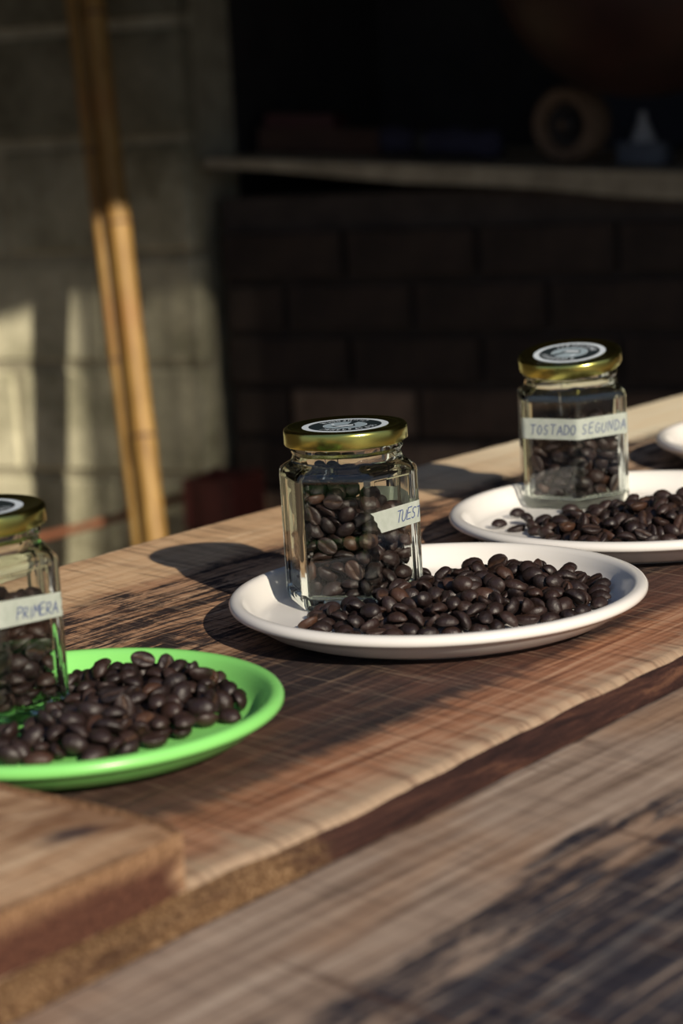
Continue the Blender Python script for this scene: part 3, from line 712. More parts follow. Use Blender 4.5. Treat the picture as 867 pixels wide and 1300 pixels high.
for s in range(4):
    vs,fs,c=GEO[s]; me=bpy.data.meshes.new('coffee_bean'); me.from_pydata(vs,[],fs); me.materials.append(M['bean']); me.shade_smooth(); attr(me,'crease',c); attr(me,'tone',[s*.21]*len(vs)); me.update(); bmesh_list.append(me)
INFO={'j1':('dark roasted coffee bean against the glass of the green plate jar','beans seen in the jar on the green plate'),
 'j2':('dark roasted coffee bean against the glass of the middle jar','beans seen in the middle jar'),
 'j3':('dark roasted coffee bean against the glass of the rearmost jar','beans seen in the rearmost jar'),
 'p1':('dark roasted coffee bean in the loose heap on the green plate','beans heaped on the green plate'),
 'p2':('dark roasted coffee bean in the loose heap on the middle white plate','beans heaped on the middle white plate'),
 'p3':('dark roasted coffee bean in the loose heap on the rear white plate','beans heaped on the rear white plate')}
STUFF={'j1':'remaining roasted beans filling the jar on the green plate','j2':'remaining roasted beans filling the middle jar','j3':'remaining roasted beans filling the rearmost jar',
 'p1':'remaining smaller-showing beans of the heap on the green plate','p2':'remaining smaller-showing beans of the heap on the middle white plate','p3':'remaining smaller-showing beans of the heap on the rear white plate'}
# one row of eight numbers per bean: x y z (0.01 mm from its jar or plate), rotation quaternion w x y z (1/999), running number
BEANS = {
    'j1': (25, [
1703,-1559,1381,888,0,0,-457,6,2743,-338,1672,0,758,-650,-1,11,1034,-2453,1727,46,717,630,292,19,1714,-1769,2209,18,-527,848,15,24,2717,-533,1948,516,-1,1,-855,29,1491,-1932,2464,994,23,-5,-94,43,
2081,-1301,2814,628,650,424,-29,60,917,-2561,2723,99,866,-485,61,91,2483,-1340,3595,357,247,-659,-613,96,1601,-1799,3211,940,334,-54,-26,114,1231,-2632,3460,804,-355,-475,8,128,1946,-1501,3990,959,-62,-258,90,132,
2767,-365,2777,608,292,320,664,137,1772,-1634,4554,750,98,-161,-633,150,2726,-603,3617,791,-574,-20,208,155,1695,-1732,5101,967,-60,-178,163,170,2424,-804,4326,969,-4,214,-110,171,3033,-160,4388,39,-647,-287,704,175,
1069,-2559,4749,889,277,168,321,185,1525,-1812,5654,424,-181,-38,886,190,2438,-894,4887,932,104,72,336,195,2695,-1086,5650,370,235,-666,-602,214,2166,1095,5470,783,-200,153,-567,215,1507,-813,5659,134,-343,-264,890,228,
1087,-2626,5382,328,-29,-131,-934,240,-351,-2470,1398,207,1,47,976,0,-1152,-2190,1701,625,-629,-393,237,1,272,-1911,1379,212,0,0,976,2,-724,-1317,1391,996,0,0,-81,3,-1774,-137,1380,477,0,0,-878,4,
-2778,386,1369,795,0,0,604,5,237,-1022,1618,0,-282,-958,0,7,-546,118,1716,549,743,-233,-300,8,-733,1297,1666,0,-733,678,0,9,-1920,1589,1662,166,318,-866,-346,10,956,-234,1713,232,520,-820,9,12,
310,1335,1726,329,-925,-143,120,13,-253,1985,1682,602,-792,-35,-81,14,-918,2623,1378,974,0,0,222,15,1524,233,1632,841,-15,247,479,16,1857,1663,1691,143,-83,867,-469,17,-2146,-2116,1871,659,3,706,256,18,
498,-1791,2175,616,763,-189,-33,20,-1176,-754,1624,288,50,-340,-893,21,-2237,-130,1794,331,434,-191,-815,22,-2375,872,1935,327,919,-80,-202,23,965,-1274,1857,466,13,3,884,25,119,386,1735,151,962,-212,66,26,
-1429,537,1815,792,-572,-108,179,27,-1630,1280,1998,40,-957,-279,-60,28,1803,-686,1657,6,43,998,19,30,835,939,2067,154,-843,491,149,31,-357,2535,2027,961,-257,10,-88,32,-1206,2249,1754,690,332,33,-641,33,
2331,785,1828,31,749,-583,310,34,1707,2250,1712,277,-80,773,564,35,-673,-1114,2087,920,-43,164,-350,36,-1603,-1424,2230,185,-259,-947,20,37,-2314,-1154,1649,201,397,680,581,38,412,-999,2137,872,-226,-254,349,39,
-1382,-235,2244,268,410,-815,-306,40,-2171,-813,2444,454,258,-310,-794,41,-2620,66,2244,721,-263,-409,492,42,1701,-715,2259,109,-57,924,-358,44,-197,-344,2421,146,-971,-63,171,45,-1829,320,2661,186,265,599,-731,46,
-2000,1344,2220,956,40,-61,281,47,2157,-22,2403,406,-153,856,278,48,-254,908,2153,837,400,157,336,49,-708,1360,1937,678,0,0,-734,50,-1533,1871,2327,822,-488,220,-189,51,1653,805,2151,649,-254,136,-703,52,
1344,1777,1690,125,-250,422,861,53,853,2324,1755,910,-228,-340,-47,54,-1032,-2344,2218,932,118,272,-202,55,701,-2933,2008,153,-43,705,690,56,-37,-2429,2433,97,907,-392,111,57,-1194,-1527,2696,75,-166,-760,622,58,
-2014,-1210,3310,204,43,-969,-125,59,412,-1714,2689,923,-161,117,327,61,-133,-959,2867,385,760,447,268,62,-1235,687,2368,883,-246,112,-381,63,-2173,992,2724,21,67,92,-992,64,815,93,2365,172,-329,828,-418,65,
110,1083,2651,268,174,74,944,66,-299,1816,2551,115,-21,-484,-866,67,-1079,2455,2663,45,583,681,-439,68,781,824,2605,350,671,501,418,69,1394,1766,2600,141,-580,-732,326,70,-1849,-2119,2829,94,866,-469,-139,71,
-1055,-922,2666,979,-84,-159,-83,72,-193,-2430,2698,391,-111,97,907,73,767,-861,2968,535,-552,-294,567,74,-937,-139,2776,889,-426,-93,136,75,-2786,306,3115,217,-609,-761,41,76,1909,-745,3074,304,-281,264,-870,77,
1234,-1191,2742,655,-286,-24,698,78,92,221,2534,190,-224,-294,-908,79,-902,1129,3061,470,-855,-205,61,80,-1807,1650,3041,151,-87,-246,-953,81,1564,-406,2650,805,-507,167,255,82,1516,891,3089,230,4,-886,-400,83,
511,1090,3336,126,10,-787,-602,84,-581,2887,2853,702,706,-28,-83,85,2413,1358,2396,174,679,78,-707,86,1785,2055,2961,445,367,713,395,87,796,1882,2652,818,-80,-553,130,88,-565,-1776,3273,58,-963,52,254,89,
-1700,-2187,3059,192,161,49,966,90,580,-1340,3336,296,-105,-395,862,92,-1161,-1089,3617,318,809,400,287,93,-2187,212,3404,516,561,531,368,94,-2753,439,3487,641,-151,223,-717,95,1147,-301,3275,50,-7,-194,-979,97,
328,-142,3305,274,-901,2,334,98,-1675,1170,3604,533,574,123,607,99,-2051,1280,3877,535,-674,-404,308,100,1632,455,2924,886,404,222,21,101,-677,467,2982,207,-90,-426,-875,102,-118,2008,3095,978,-150,106,-86,103,
-1377,2718,3464,560,18,706,-431,104,591,417,3306,283,-65,657,695,105,1243,1828,3196,795,176,229,532,106,542,2726,2553,278,376,598,-650,107,-221,-1815,3377,713,222,137,650,108,-1980,-1647,3832,122,-779,-606,93,109,
758,-489,3692,517,-82,-208,825,110,-1015,-80,3717,241,844,-395,267,111,-1789,-330,3277,282,628,-96,717,112,-2548,-188,3880,814,261,136,-499,113,1571,-103,3622,849,-318,191,-374,115,-301,463,3828,504,160,-830,172,116,
-806,943,3698,384,-840,237,297,117,-1772,1669,4395,878,11,107,464,118,2453,419,3275,419,131,-888,-131,119,128,933,4066,738,637,96,197,120,-56,1493,3931,292,330,-894,-68,121,-1061,2011,3590,402,883,142,194,122,
2086,1377,3468,868,-3,180,-460,123,1015,2209,3560,778,-397,-104,473,124,-356,-2463,3564,785,572,19,-232,125,-1255,-2139,3860,117,-786,-597,-96,126,2,108,4154,173,-305,423,-834,127,608,-2381,3293,544,-578,-504,338,129,
-246,-1083,3600,726,-306,-272,-550,130,177,1627,4092,84,-300,-12,-949,131,1670,-997,4015,635,-745,-71,186,133,979,369,4260,275,-415,-818,284,134,-210,2438,3995,849,-59,-131,507,135,-2113,1783,5279,221,-383,594,-671,136,
2671,247,3839,30,816,-165,-551,138,1296,962,3666,876,48,101,-467,139,507,2438,3605,668,-63,-700,-240,140,-1121,2539,4030,527,-6,433,-729,141,1859,2044,3817,743,-291,-238,-551,142,-1089,-2326,4068,962,147,-40,223,143,
-1714,-1008,3962,304,138,672,659,144,851,-2640,4013,78,-197,-15,976,145,-132,-2054,4347,116,901,-27,-415,146,-345,-768,3998,776,-356,184,484,147,-1794,209,3842,678,-294,68,-669,148,-2569,452,4290,861,-361,92,-345,149,
965,-1750,4058,189,647,-42,736,151,-844,230,4242,903,143,-392,-90,152,-1508,882,4335,894,441,61,43,153,-1793,623,4863,583,93,-485,644,154,2180,1031,4417,138,-672,-571,-449,156,398,-1311,4277,61,-706,396,-583,157,
-802,1686,4319,112,503,-691,-504,158,-1176,2446,5025,119,248,-584,763,159,1195,2260,4413,291,247,652,653,160,2220,37,4087,325,-300,-414,794,161,-77,-1050,4479,849,272,97,441,162,-2119,-1354,4550,57,-670,556,487,163,
-808,-1246,4433,537,456,-251,-663,164,480,-2040,4572,193,-119,-573,786,165,1297,-591,4691,698,166,125,684,166,881,-522,4604,22,-976,43,207,167,-553,971,4647,12,868,-463,173,168,-2467,-357,4498,756,246,175,-579,169,
1527,476,4546,264,734,573,-246,172,198,1430,5105,240,792,262,-494,173,-1245,1395,5075,197,409,-809,-371,174,2409,688,4698,364,408,269,-791,176,1210,1362,4220,165,114,-160,-965,177,183,2382,4763,565,-256,-558,549,178,
-1109,2489,5635,908,61,166,378,179,1859,1986,5018,391,-684,573,-222,180,416,2348,4565,379,422,666,483,181,-376,-1153,5357,173,-198,916,300,182,-1677,-2089,4264,726,-322,-147,588,183,-1144,-921,5050,185,403,-387,-807,184,
5,-1571,5204,627,724,211,189,186,-278,-282,5014,266,938,31,214,187,-1430,-391,4485,388,909,-25,-145,188,-2711,57,5095,642,-148,210,721,189,872,-1348,5070,550,635,300,449,191,382,473,4974,6,937,-142,315,192,
-1469,40,4926,721,397,549,-138,193,1625,-783,5390,380,-760,483,-206,196,1030,810,5022,370,101,616,687,197,-331,1888,5147,185,-576,5,795,198,2047,-58,4971,301,791,111,518,200,1664,987,4997,18,732,236,637,201,
513,2364,5204,51,318,40,945,202,-129,721,5325,719,419,-142,535,203,-1882,-75,5463,855,-128,-467,178,204,209,-2450,5035,930,45,-228,282,205,571,-642,5115,756,256,177,574,206,-566,-150,5108,96,195,-281,-934,207,
-2412,921,5430,857,173,-393,282,208,-1023,705,5290,246,-811,528,27,212,1598,70,5434,74,326,-786,-518,216,-641,1113,5185,66,308,750,579,217,1305,1842,5357,358,742,485,290,218,569,1463,5541,640,-669,-3,-376,219,
13,-140,5621,519,-51,111,-845,220,-897,-2297,4956,74,-393,-745,532,221,-1086,-222,5588,133,51,103,-983,222,-1271,608,5547,977,171,-24,-113,224,-1937,-1583,5330,560,-135,-280,-767,238,-1771,-1750,4781,923,-310,17,223,239,
-484,-2007,5481,245,531,391,-710,241,-2207,-978,5371,629,-228,-508,-541,243,-1052,-1742,5503,343,122,-672,-643,258]),
    'j2': (55, [
1343,-2118,1692,239,745,609,122,15,-2036,-1999,1748,386,688,-568,228,20,-1091,-2236,1635,943,289,-157,-4,24,-1327,-2112,2587,257,197,-942,73,41,-122,-2530,1916,73,-23,90,-992,46,-2748,-436,3223,601,201,677,372,54,
-2351,-1881,2663,144,630,320,692,57,-818,-2208,2659,592,111,243,759,62,-1560,-2133,3255,17,29,-334,-941,80,15,-2860,2734,678,-605,365,198,85,580,-2698,1738,59,-481,346,-802,89,1694,-1602,1999,269,348,191,877,90,
-1923,-1942,3772,329,22,-311,-890,99,-444,-2478,3358,963,-260,43,-35,104,-1291,-2534,4023,701,-655,265,89,119,977,-2514,2525,487,151,225,-829,124,2544,-932,2039,914,214,81,333,127,-2975,428,5803,699,-281,648,-102,128,
-869,-2140,4142,743,-518,310,-284,134,-2554,-1195,5113,661,66,703,248,147,-1936,-2027,4763,908,226,228,-265,152,508,-2547,3302,409,-220,315,-826,157,-2707,49,6615,552,-484,678,-19,165,-2825,1094,6918,554,704,104,430,166,
-1124,-2262,5073,448,250,-829,219,171,-5,-2505,4053,863,436,228,99,176,732,-2576,4182,713,576,248,311,177,1106,-2191,3417,405,346,584,611,180,2693,-814,3138,100,-321,886,-315,181,-1948,-2350,5606,237,-414,-569,-668,184,
922,-2471,4746,753,8,89,650,190,-282,-2508,4871,186,257,868,-380,194,1996,-1373,4264,640,529,135,-539,195,1854,-1588,2985,218,-288,368,-856,198,2753,-697,3693,652,-59,181,-733,199,-2360,-554,6507,353,-317,501,-723,201,
-2442,-1600,6137,157,624,332,689,203,-1324,-2138,5684,856,-390,263,-210,208,-155,-2447,5659,256,464,792,-300,213,657,-2734,5280,225,-279,-111,926,214,1919,-859,3700,644,-344,575,-367,218,-1272,1022,6757,175,325,403,836,224,
-1773,-2042,6514,37,-233,958,-156,227,2316,-1074,4456,682,-650,325,-70,235,-2007,-352,7034,303,-58,-167,-935,243,-849,-2658,6307,123,58,704,696,245,-217,-2093,6022,391,917,40,52,250,1795,-1674,4856,935,183,-6,301,254,
-656,281,6341,288,335,-216,870,260,121,1004,6245,535,-117,359,-755,266,1028,-661,5695,323,36,-536,778,269,1106,1880,5749,719,-613,107,-306,271,1264,-1640,5253,957,-139,-212,136,272,1892,-650,5178,413,-384,-421,709,289,
2240,438,5203,946,222,-8,230,290,-2405,386,1639,36,268,889,368,0,-1397,405,1671,803,-242,186,509,1,-1942,-921,1664,177,-243,-749,588,2,-1423,-486,1688,0,16,-999,0,3,-704,1101,1764,62,-666,464,-579,4,
-598,-1988,1669,292,-943,21,-152,5,-430,-1112,1739,216,-115,967,-49,6,-546,104,1653,79,-701,-704,67,7,531,1411,1716,506,708,-341,-353,8,125,2380,1385,477,0,0,-878,9,22,-2511,1374,967,0,0,250,10,
361,-1634,1386,999,0,0,12,11,711,-272,1375,840,0,0,-540,12,1559,931,1721,365,927,-7,-74,13,1799,2055,1725,433,-790,135,-410,14,2167,-1043,1391,137,0,0,990,16,1342,305,1663,785,597,-5,-161,17,
-2427,-92,2067,57,325,943,-19,18,-2203,1213,1381,982,0,0,185,19,-2109,-1363,1983,836,398,7,-374,21,-1497,-541,2252,9,504,-862,9,22,-1272,1463,1462,757,83,104,639,23,-1047,-1324,2035,66,-900,353,-242,25,
-657,-125,1936,683,-69,76,-722,26,-66,1616,2021,517,-339,-162,768,27,-846,2372,1366,748,0,0,-662,28,1044,-1917,2161,633,677,-359,-99,29,360,335,1640,295,268,-300,-865,30,1505,1258,1812,472,-252,-274,-798,31,
1069,1889,1700,414,-691,-551,214,32,91,-689,1645,329,287,736,515,33,1643,-259,1694,801,552,179,141,34,-2455,-199,2610,68,835,541,66,35,-2636,813,2465,81,482,-843,220,36,-2211,-872,2806,701,627,328,81,37,
-1704,838,2002,314,169,-382,-852,38,-1575,1839,1801,581,-42,-393,-710,39,-992,2466,2246,3,589,184,-786,40,-1288,-1313,2574,84,223,-849,-469,42,-949,323,2409,511,-158,185,823,43,-789,1396,2190,458,331,-506,-650,44,
-474,2633,2104,449,725,-472,-220,45,350,-1817,2256,749,163,-424,-480,47,178,109,2113,793,213,-37,-568,48,634,1255,2295,795,165,176,555,49,841,2291,2159,92,43,-201,-973,50,1124,-1166,1706,320,600,728,-80,51,
2624,-306,1966,268,-635,-719,-76,52,1645,735,2286,946,241,173,-126,53,-2862,850,3205,745,208,629,-56,55,-2311,1628,3119,177,-361,607,-684,56,-1544,-174,2852,37,954,-218,-196,58,-1675,787,2872,50,966,248,-10,59,
-1775,1753,2764,244,-400,854,-219,60,-945,2603,2887,947,-117,-45,291,61,-1486,-652,3094,74,-198,24,-976,63,-174,703,2577,614,-178,-118,758,64,-786,2055,2892,78,294,-532,789,65,160,2518,2332,355,-729,192,552,66,
-147,-1494,2423,726,182,-417,-514,67,991,237,2281,680,-122,-432,578,68,1456,1661,2615,347,424,821,154,69,844,2648,2956,702,699,-103,-79,70,1033,-694,2001,146,226,152,-950,71,1794,-34,2694,475,-687,-498,-228,72,
-2099,377,3231,225,-29,-95,-968,73,-2621,861,4153,85,-98,965,224,74,-2037,-1389,3561,444,-836,-310,79,75,-1164,131,3328,241,-334,-820,-396,76,-1716,916,3423,174,16,466,866,77,-1602,1871,3597,419,559,710,79,78,
-1138,2797,3609,679,617,344,196,79,-1126,-1300,2953,843,471,72,245,81,932,585,2880,94,2,24,994,82,-670,1225,3265,56,162,-366,-914,83,-343,2576,3120,700,-387,336,-495,84,829,-1087,2490,745,400,304,-436,86,
-51,-761,2508,97,6,-682,-723,87,152,1715,2894,271,588,-750,-131,88,873,1635,2789,611,-209,129,-751,91,-2618,32,3917,594,-728,231,-247,92,-2884,484,4623,433,-600,459,-490,93,-2258,1668,4574,395,-137,693,-585,94,
-2335,-614,4248,391,635,62,-662,95,-1764,630,3945,898,143,-90,404,96,-1937,1603,3823,819,-339,-227,400,97,-976,2383,4108,727,72,-166,661,98,-1691,-437,3616,22,53,-233,-970,100,-541,682,3466,364,566,719,-166,101,
-899,1328,3782,610,78,-196,-763,102,-371,2474,3948,84,-766,-616,-157,103,-598,-465,3417,538,-303,-728,295,105,841,-374,2978,446,-880,-95,128,106,1441,1510,3383,680,691,243,-2,107,476,2283,3357,559,330,-35,-759,108,
-571,-1603,3235,253,-189,227,-920,109,2180,1134,2224,343,-573,-15,-743,110,1357,2064,3552,298,-202,929,-67,111,-2449,-133,5167,387,-820,-358,219,112,-2674,1224,5332,630,217,672,-320,113,-1464,383,4747,537,-824,139,102,114,
-2142,-1495,4399,49,-441,-558,700,115,-1615,-1116,4375,493,-15,-765,-411,116,-1949,-121,4462,198,-510,-814,191,117,-1360,1423,4517,77,-672,-683,271,118,-1064,-1336,3612,425,-245,-10,870,120,-1053,224,4215,290,786,497,223,121,
375,1268,3499,143,-427,-830,-327,122,-160,2412,4568,90,-771,-610,-151,123,0,54,3012,406,-236,366,-802,125,2128,918,2934,997,38,-10,-45,126,-1802,1521,5321,328,-569,-752,23,129,-1851,-728,4998,880,-385,244,124,130,
-1517,-137,4936,307,-455,-701,-452,131,-596,811,4772,139,-468,-828,274,132,-1179,2187,4899,854,501,98,-89,133,-1464,-1333,4430,761,365,528,-84,135,67,-838,3469,170,-540,-823,-16,136,-408,1164,3976,707,372,223,556,137,
-1111,2832,4948,470,-41,705,-527,138,314,-1883,2915,789,-69,143,-592,139,991,430,3733,509,604,548,272,140,1939,904,3818,405,-843,-343,80,141,715,2296,3967,451,185,-111,865,142,1167,-1508,2800,874,481,52,-25,143,
1891,-775,2656,129,-420,859,-259,144,2579,-33,2682,713,-227,395,-531,145,-2213,1511,6231,49,-338,538,-769,146,-2346,-137,5475,418,-191,412,-786,148,-1475,603,5305,957,-278,42,53,149,-1517,1603,5503,638,-82,318,-695,150,
-715,2019,5329,612,385,29,689,151,-680,-924,4165,374,871,-295,-113,153,34,-152,3786,961,-254,79,-58,154,-272,1374,4632,860,-91,368,339,155,420,1451,4423,400,216,832,315,156,29,-1876,3768,739,647,29,-180,158,
203,-1331,3618,956,72,160,-229,159,409,619,4046,934,342,-3,-98,160,724,2694,4813,642,696,122,-295,161,1014,-802,3424,365,728,-379,-438,162,2159,-384,3304,311,66,914,249,163,417,672,3743,291,-852,-395,-178,164,
-60,-38,4443,930,-336,20,-142,167,-1848,-1353,5343,90,-347,543,-758,168,-692,-698,4364,55,-245,-303,-918,169,1500,62,3651,454,194,767,-408,170,109,-1927,4373,362,1,228,903,172,960,-1602,4175,336,880,-146,-299,173,
2350,1904,3770,12,-678,-197,706,174,-361,2630,5384,636,-57,674,369,175,1383,-753,3202,819,-86,563,51,178,1930,1939,2727,466,140,689,536,179,-1894,-815,5857,899,-233,-248,273,182,1311,-825,3913,600,166,32,781,183,
-808,-1432,4997,199,-268,-546,-767,185,-1313,-249,5482,641,-96,382,-657,186,-616,1240,5462,634,207,319,-672,187,386,1473,5333,679,-701,-180,112,188,-794,-2017,4921,624,-458,-1,-632,189,465,-806,4268,70,-587,-344,-728,191,
1322,1730,4838,362,-225,-551,716,192,48,2222,5182,300,810,69,497,193,1394,1126,4123,871,42,-293,-391,196,1612,2033,4460,232,-207,877,364,197,-1390,-1168,6049,74,-707,563,-420,200,288,668,4990,258,-56,-928,260,202,
76,-1246,4640,652,-334,-497,-463,204,-2119,931,6586,103,-319,561,-756,205,-1223,1181,6164,11,575,-760,-300,206,-1318,2624,5710,329,-211,674,-625,207,256,-1644,5158,592,701,391,-51,209,-822,655,5969,818,390,83,413,210,
722,958,5300,137,-60,-905,-395,211,2173,1582,4956,325,-612,645,320,212,-1991,375,6135,262,851,-452,8,215,1314,665,4552,807,118,-302,491,216,1541,2476,5255,706,685,-173,-8,217,2264,990,4114,703,410,-43,577,219,
-563,165,5092,832,153,-288,446,220,143,-161,5636,304,278,-872,262,221,-1619,548,6584,1,-375,469,-799,222,-1650,-827,6520,546,-122,331,-759,223,-1657,2242,6604,667,305,637,-232,225,-715,1829,6249,126,-63,668,729,226,
-543,-1426,5529,976,43,207,40,228,742,479,5564,363,-880,223,206,229,5,1223,6111,364,-337,-861,-99,230,212,2191,6122,72,699,709,21,231,1041,-1514,4444,93,318,317,887,232,-476,-814,5285,655,-705,163,212,233,
2221,1047,4878,326,141,-276,892,234,1233,-441,4429,558,-154,134,803,236,2321,163,3551,477,-505,-140,-704,237,-778,-1611,6346,475,-52,373,-794,241,-11,-1217,5845,585,-425,224,-652,242,-712,-601,6179,525,671,-421,-308,247,
-803,2850,6446,712,460,447,-284,249,695,-867,5202,339,909,-56,-230,251,121,2515,6343,915,-6,-75,-394,253,910,-97,4906,104,25,-382,-917,255,2299,377,4485,114,97,-654,740,256,2344,-181,4597,749,661,-6,3,294]),
    'j3': (37, [
-30,-2805,1369,72,0,0,996,5,-1332,-2107,1662,370,860,-333,-104,10,-2485,-1244,1378,477,0,0,878,15,2371,-1860,1871,243,-529,469,663,18,-563,-2467,1935,368,667,637,112,23,-2077,-1482,1754,937,194,271,95,33,
1439,-2149,1649,303,248,-748,-535,38,1082,-2050,2444,896,403,-11,-183,41,268,-2607,2244,107,133,-468,866,42,-1079,-2155,2220,421,72,-10,903,47,-1661,-1758,2327,685,-488,-221,492,51,1456,-1844,3310,229,756,-608,70,59,
-708,-2282,2724,759,-24,111,-640,64,-2298,-1382,2663,359,-126,887,-257,68,2337,-1564,2829,167,924,340,-21,71,50,-2802,3115,112,169,-960,190,76,-1407,-2002,3041,815,127,-228,-516,81,-86,-2786,3487,962,-267,34,8,95,
-1009,-2197,3877,122,-142,-773,605,100,-2521,-1712,3464,693,-518,480,136,104,1885,-1755,3832,11,-60,-985,153,109,510,-2504,3880,912,70,286,282,113,-1431,-1969,4395,232,-73,79,966,118,-1860,-1308,3590,120,477,756,429,122,
-1501,-2322,5279,650,-699,105,-278,136,-2376,-1435,4030,896,-329,282,-86,141,-122,-2606,4290,827,-307,-210,418,149,-2277,-1478,5025,494,-602,200,-593,159,1612,-1929,4550,328,860,136,-365,163,667,-2402,4498,934,31,300,185,169,
-2328,-1417,5635,316,-84,155,931,179,288,-2696,5095,117,255,-28,-958,189,1604,1743,5654,385,91,161,-903,190,313,-1857,5463,431,266,-404,760,204,-607,-2509,5430,355,409,-130,830,208,1816,-1720,5330,946,121,-286,-87,238,
1251,-2065,5371,821,231,-507,115,243,2495,-35,1398,596,35,-32,-800,0,2319,-865,1701,235,-121,-732,626,1,1860,513,1379,592,0,0,-804,2,1398,-551,1391,719,0,0,694,3,361,-1742,1380,974,0,0,-222,4,
1330,1887,1381,930,0,0,365,6,983,365,1618,0,533,-845,0,7,-48,-556,1716,588,666,404,214,8,-1193,-892,1666,0,-994,-102,0,9,-13,2763,1672,1,989,140,0,11,111,978,1713,147,960,-151,180,12,
-1363,138,1726,127,-504,-789,326,13,-1937,-503,1682,459,-497,-618,399,14,-424,1482,1632,197,-195,152,948,16,-1886,1631,1691,446,-705,510,-203,17,2302,1337,1727,188,-1,-954,-227,19,1713,721,2175,431,646,448,440,20,
897,-1070,1624,861,288,-187,-374,21,413,-2202,1794,830,430,200,-290,22,1537,1925,2209,0,-985,165,24,24,1141,1119,1857,356,-6,-12,-933,25,-398,69,1735,50,795,582,157,26,-351,-1486,1815,389,-297,-501,713,27,
-1062,-1780,1998,72,-423,-902,-10,28,183,2763,1948,983,-1,0,-177,29,452,1876,1657,11,721,-691,-17,30,-1038,709,2067,10,926,308,-214,31,-2469,-676,2027,701,-177,-186,663,32,-1074,2213,1828,212,-933,-177,-228,34,
-2449,1407,1712,241,633,-450,-580,35,1191,-526,2087,871,-151,76,460,36,1617,-1409,2230,107,540,-820,152,37,939,535,2137,315,41,-337,885,39,409,-1341,2244,407,883,-230,-1,40,1726,1725,2464,728,19,14,684,43,
493,1778,2259,341,-732,568,-154,44,367,-152,2421,32,594,771,-223,45,-85,-1854,2661,672,-274,594,-344,46,-253,2143,2403,59,-744,450,488,48,-869,-367,2153,301,146,404,850,49,-1259,-875,1937,999,0,0,24,50,
-1008,1537,2151,956,-270,-101,23,52,-1933,1107,1690,564,482,-91,-663,53,-2414,551,1755,637,105,-395,652,54,2456,-726,2218,768,-127,269,566,55,2820,1068,2008,417,558,-433,-571,56,2414,272,2433,20,-893,-422,-146,57,
1667,-990,2696,417,-462,627,-467,58,1026,2230,2814,437,111,768,452,60,1648,626,2689,364,-194,-44,909,61,968,-10,2867,53,167,866,466,62,-525,-1313,2368,869,-246,-110,412,63,-196,797,2365,427,-839,300,-147,65,
-1088,-28,2651,532,-59,-179,-824,66,-1763,-527,2551,726,350,-336,-485,67,-917,670,2605,82,-67,-834,-539,69,-1929,1159,2600,152,-166,919,-321,70,1048,-930,2666,709,64,-168,680,72,2435,117,2698,423,146,20,-893,73,
756,870,2968,72,144,609,-776,74,257,-912,2776,485,-211,-381,757,75,496,1989,3074,854,-384,-37,-347,77,1024,1375,2742,92,171,231,-953,78,-231,63,2534,808,73,-363,-457,79,-1005,-1038,3061,265,-411,-777,393,80,
204,1602,2650,340,-460,-271,773,82,-1076,1391,3089,452,668,-582,-92,83,-1146,368,3336,535,598,-513,-303,84,-2790,-943,2853,526,487,511,472,85,-1653,2221,2396,646,390,562,-336,86,-2265,1509,2961,3,293,-747,-595,87,
-1968,550,2652,442,362,-426,700,88,1833,-335,3273,152,675,689,-212,89,2385,-1408,3059,598,-69,-153,-782,90,2424,1235,2723,20,936,330,115,91,1256,746,3336,452,-227,340,-792,92,1227,-1013,3617,5,-234,-871,-429,93,
67,-2196,3404,65,-28,771,631,94,1014,2633,3595,696,658,-250,-136,96,153,1176,3275,768,141,-134,-609,97,99,344,3305,70,597,675,-426,98,-948,-1810,3604,104,-287,-512,-801,99,-659,1560,2924,570,100,450,679,101,
-378,-731,2982,793,261,-349,-423,102,-1977,-373,3095,711,-178,-43,677,103,-488,533,3306,335,536,-385,-671,105,-1971,1001,3196,126,-55,283,948,106,-2773,192,2553,671,-201,677,-221,107,1828,12,3377,17,-44,-257,-964,108,
389,814,3692,278,-102,199,-933,110,209,-996,3717,41,-854,-373,-357,111,555,-1733,3277,352,-487,-408,-686,112,1581,1817,3211,640,261,215,688,114,-98,1571,3622,842,-353,-112,390,115,-421,-357,3828,204,729,-428,492,116,
-833,-920,3698,31,-733,-474,484,117,-728,2380,3275,375,753,-488,228,119,-942,9,4066,340,349,542,684,120,-1474,-246,3931,244,889,-343,175,121,-1631,1894,3468,919,-137,117,348,123,-2320,726,3560,159,-184,-367,897,124,
2489,-40,3564,693,364,442,436,125,2281,-973,3860,150,-71,-985,24,126,-107,-12,4154,740,-519,50,-422,127,2455,1556,3460,525,122,-580,608,128,2284,905,3293,106,-4,-767,632,129,1105,-106,3600,893,2,-410,182,130,
-1636,-31,4092,768,-189,-233,-564,131,1241,2121,3990,566,153,-217,779,132,777,1783,4015,280,-439,-606,599,133,-491,924,4260,31,-340,852,-394,134,-2391,-518,3995,180,59,-131,972,135,10,2791,2777,97,47,-431,-895,137,
-585,2618,3839,433,663,504,-342,138,-1119,1163,3666,929,-44,103,349,139,-2483,193,3605,621,484,-510,343,140,-2264,1584,3817,905,-14,-376,194,142,2446,-784,4068,468,127,84,869,143,1218,-1572,3962,294,413,-548,-664,144,
2510,1180,4013,681,119,158,-703,145,2054,130,4347,388,616,658,-187,146,806,-245,3998,149,-374,-146,903,147,21,-1806,3842,950,-245,-176,67,148,1395,1965,4554,970,185,-33,145,150,1614,1179,4058,428,-459,-458,-628,151,
-120,-867,4242,664,389,-152,618,152,-683,-1608,4335,558,245,371,699,153,-390,-1858,4863,98,-426,251,-863,154,252,2781,3617,367,-364,-444,731,155,-1300,2031,4417,429,-16,-881,-193,156,1250,562,4277,477,-764,-268,-339,157,
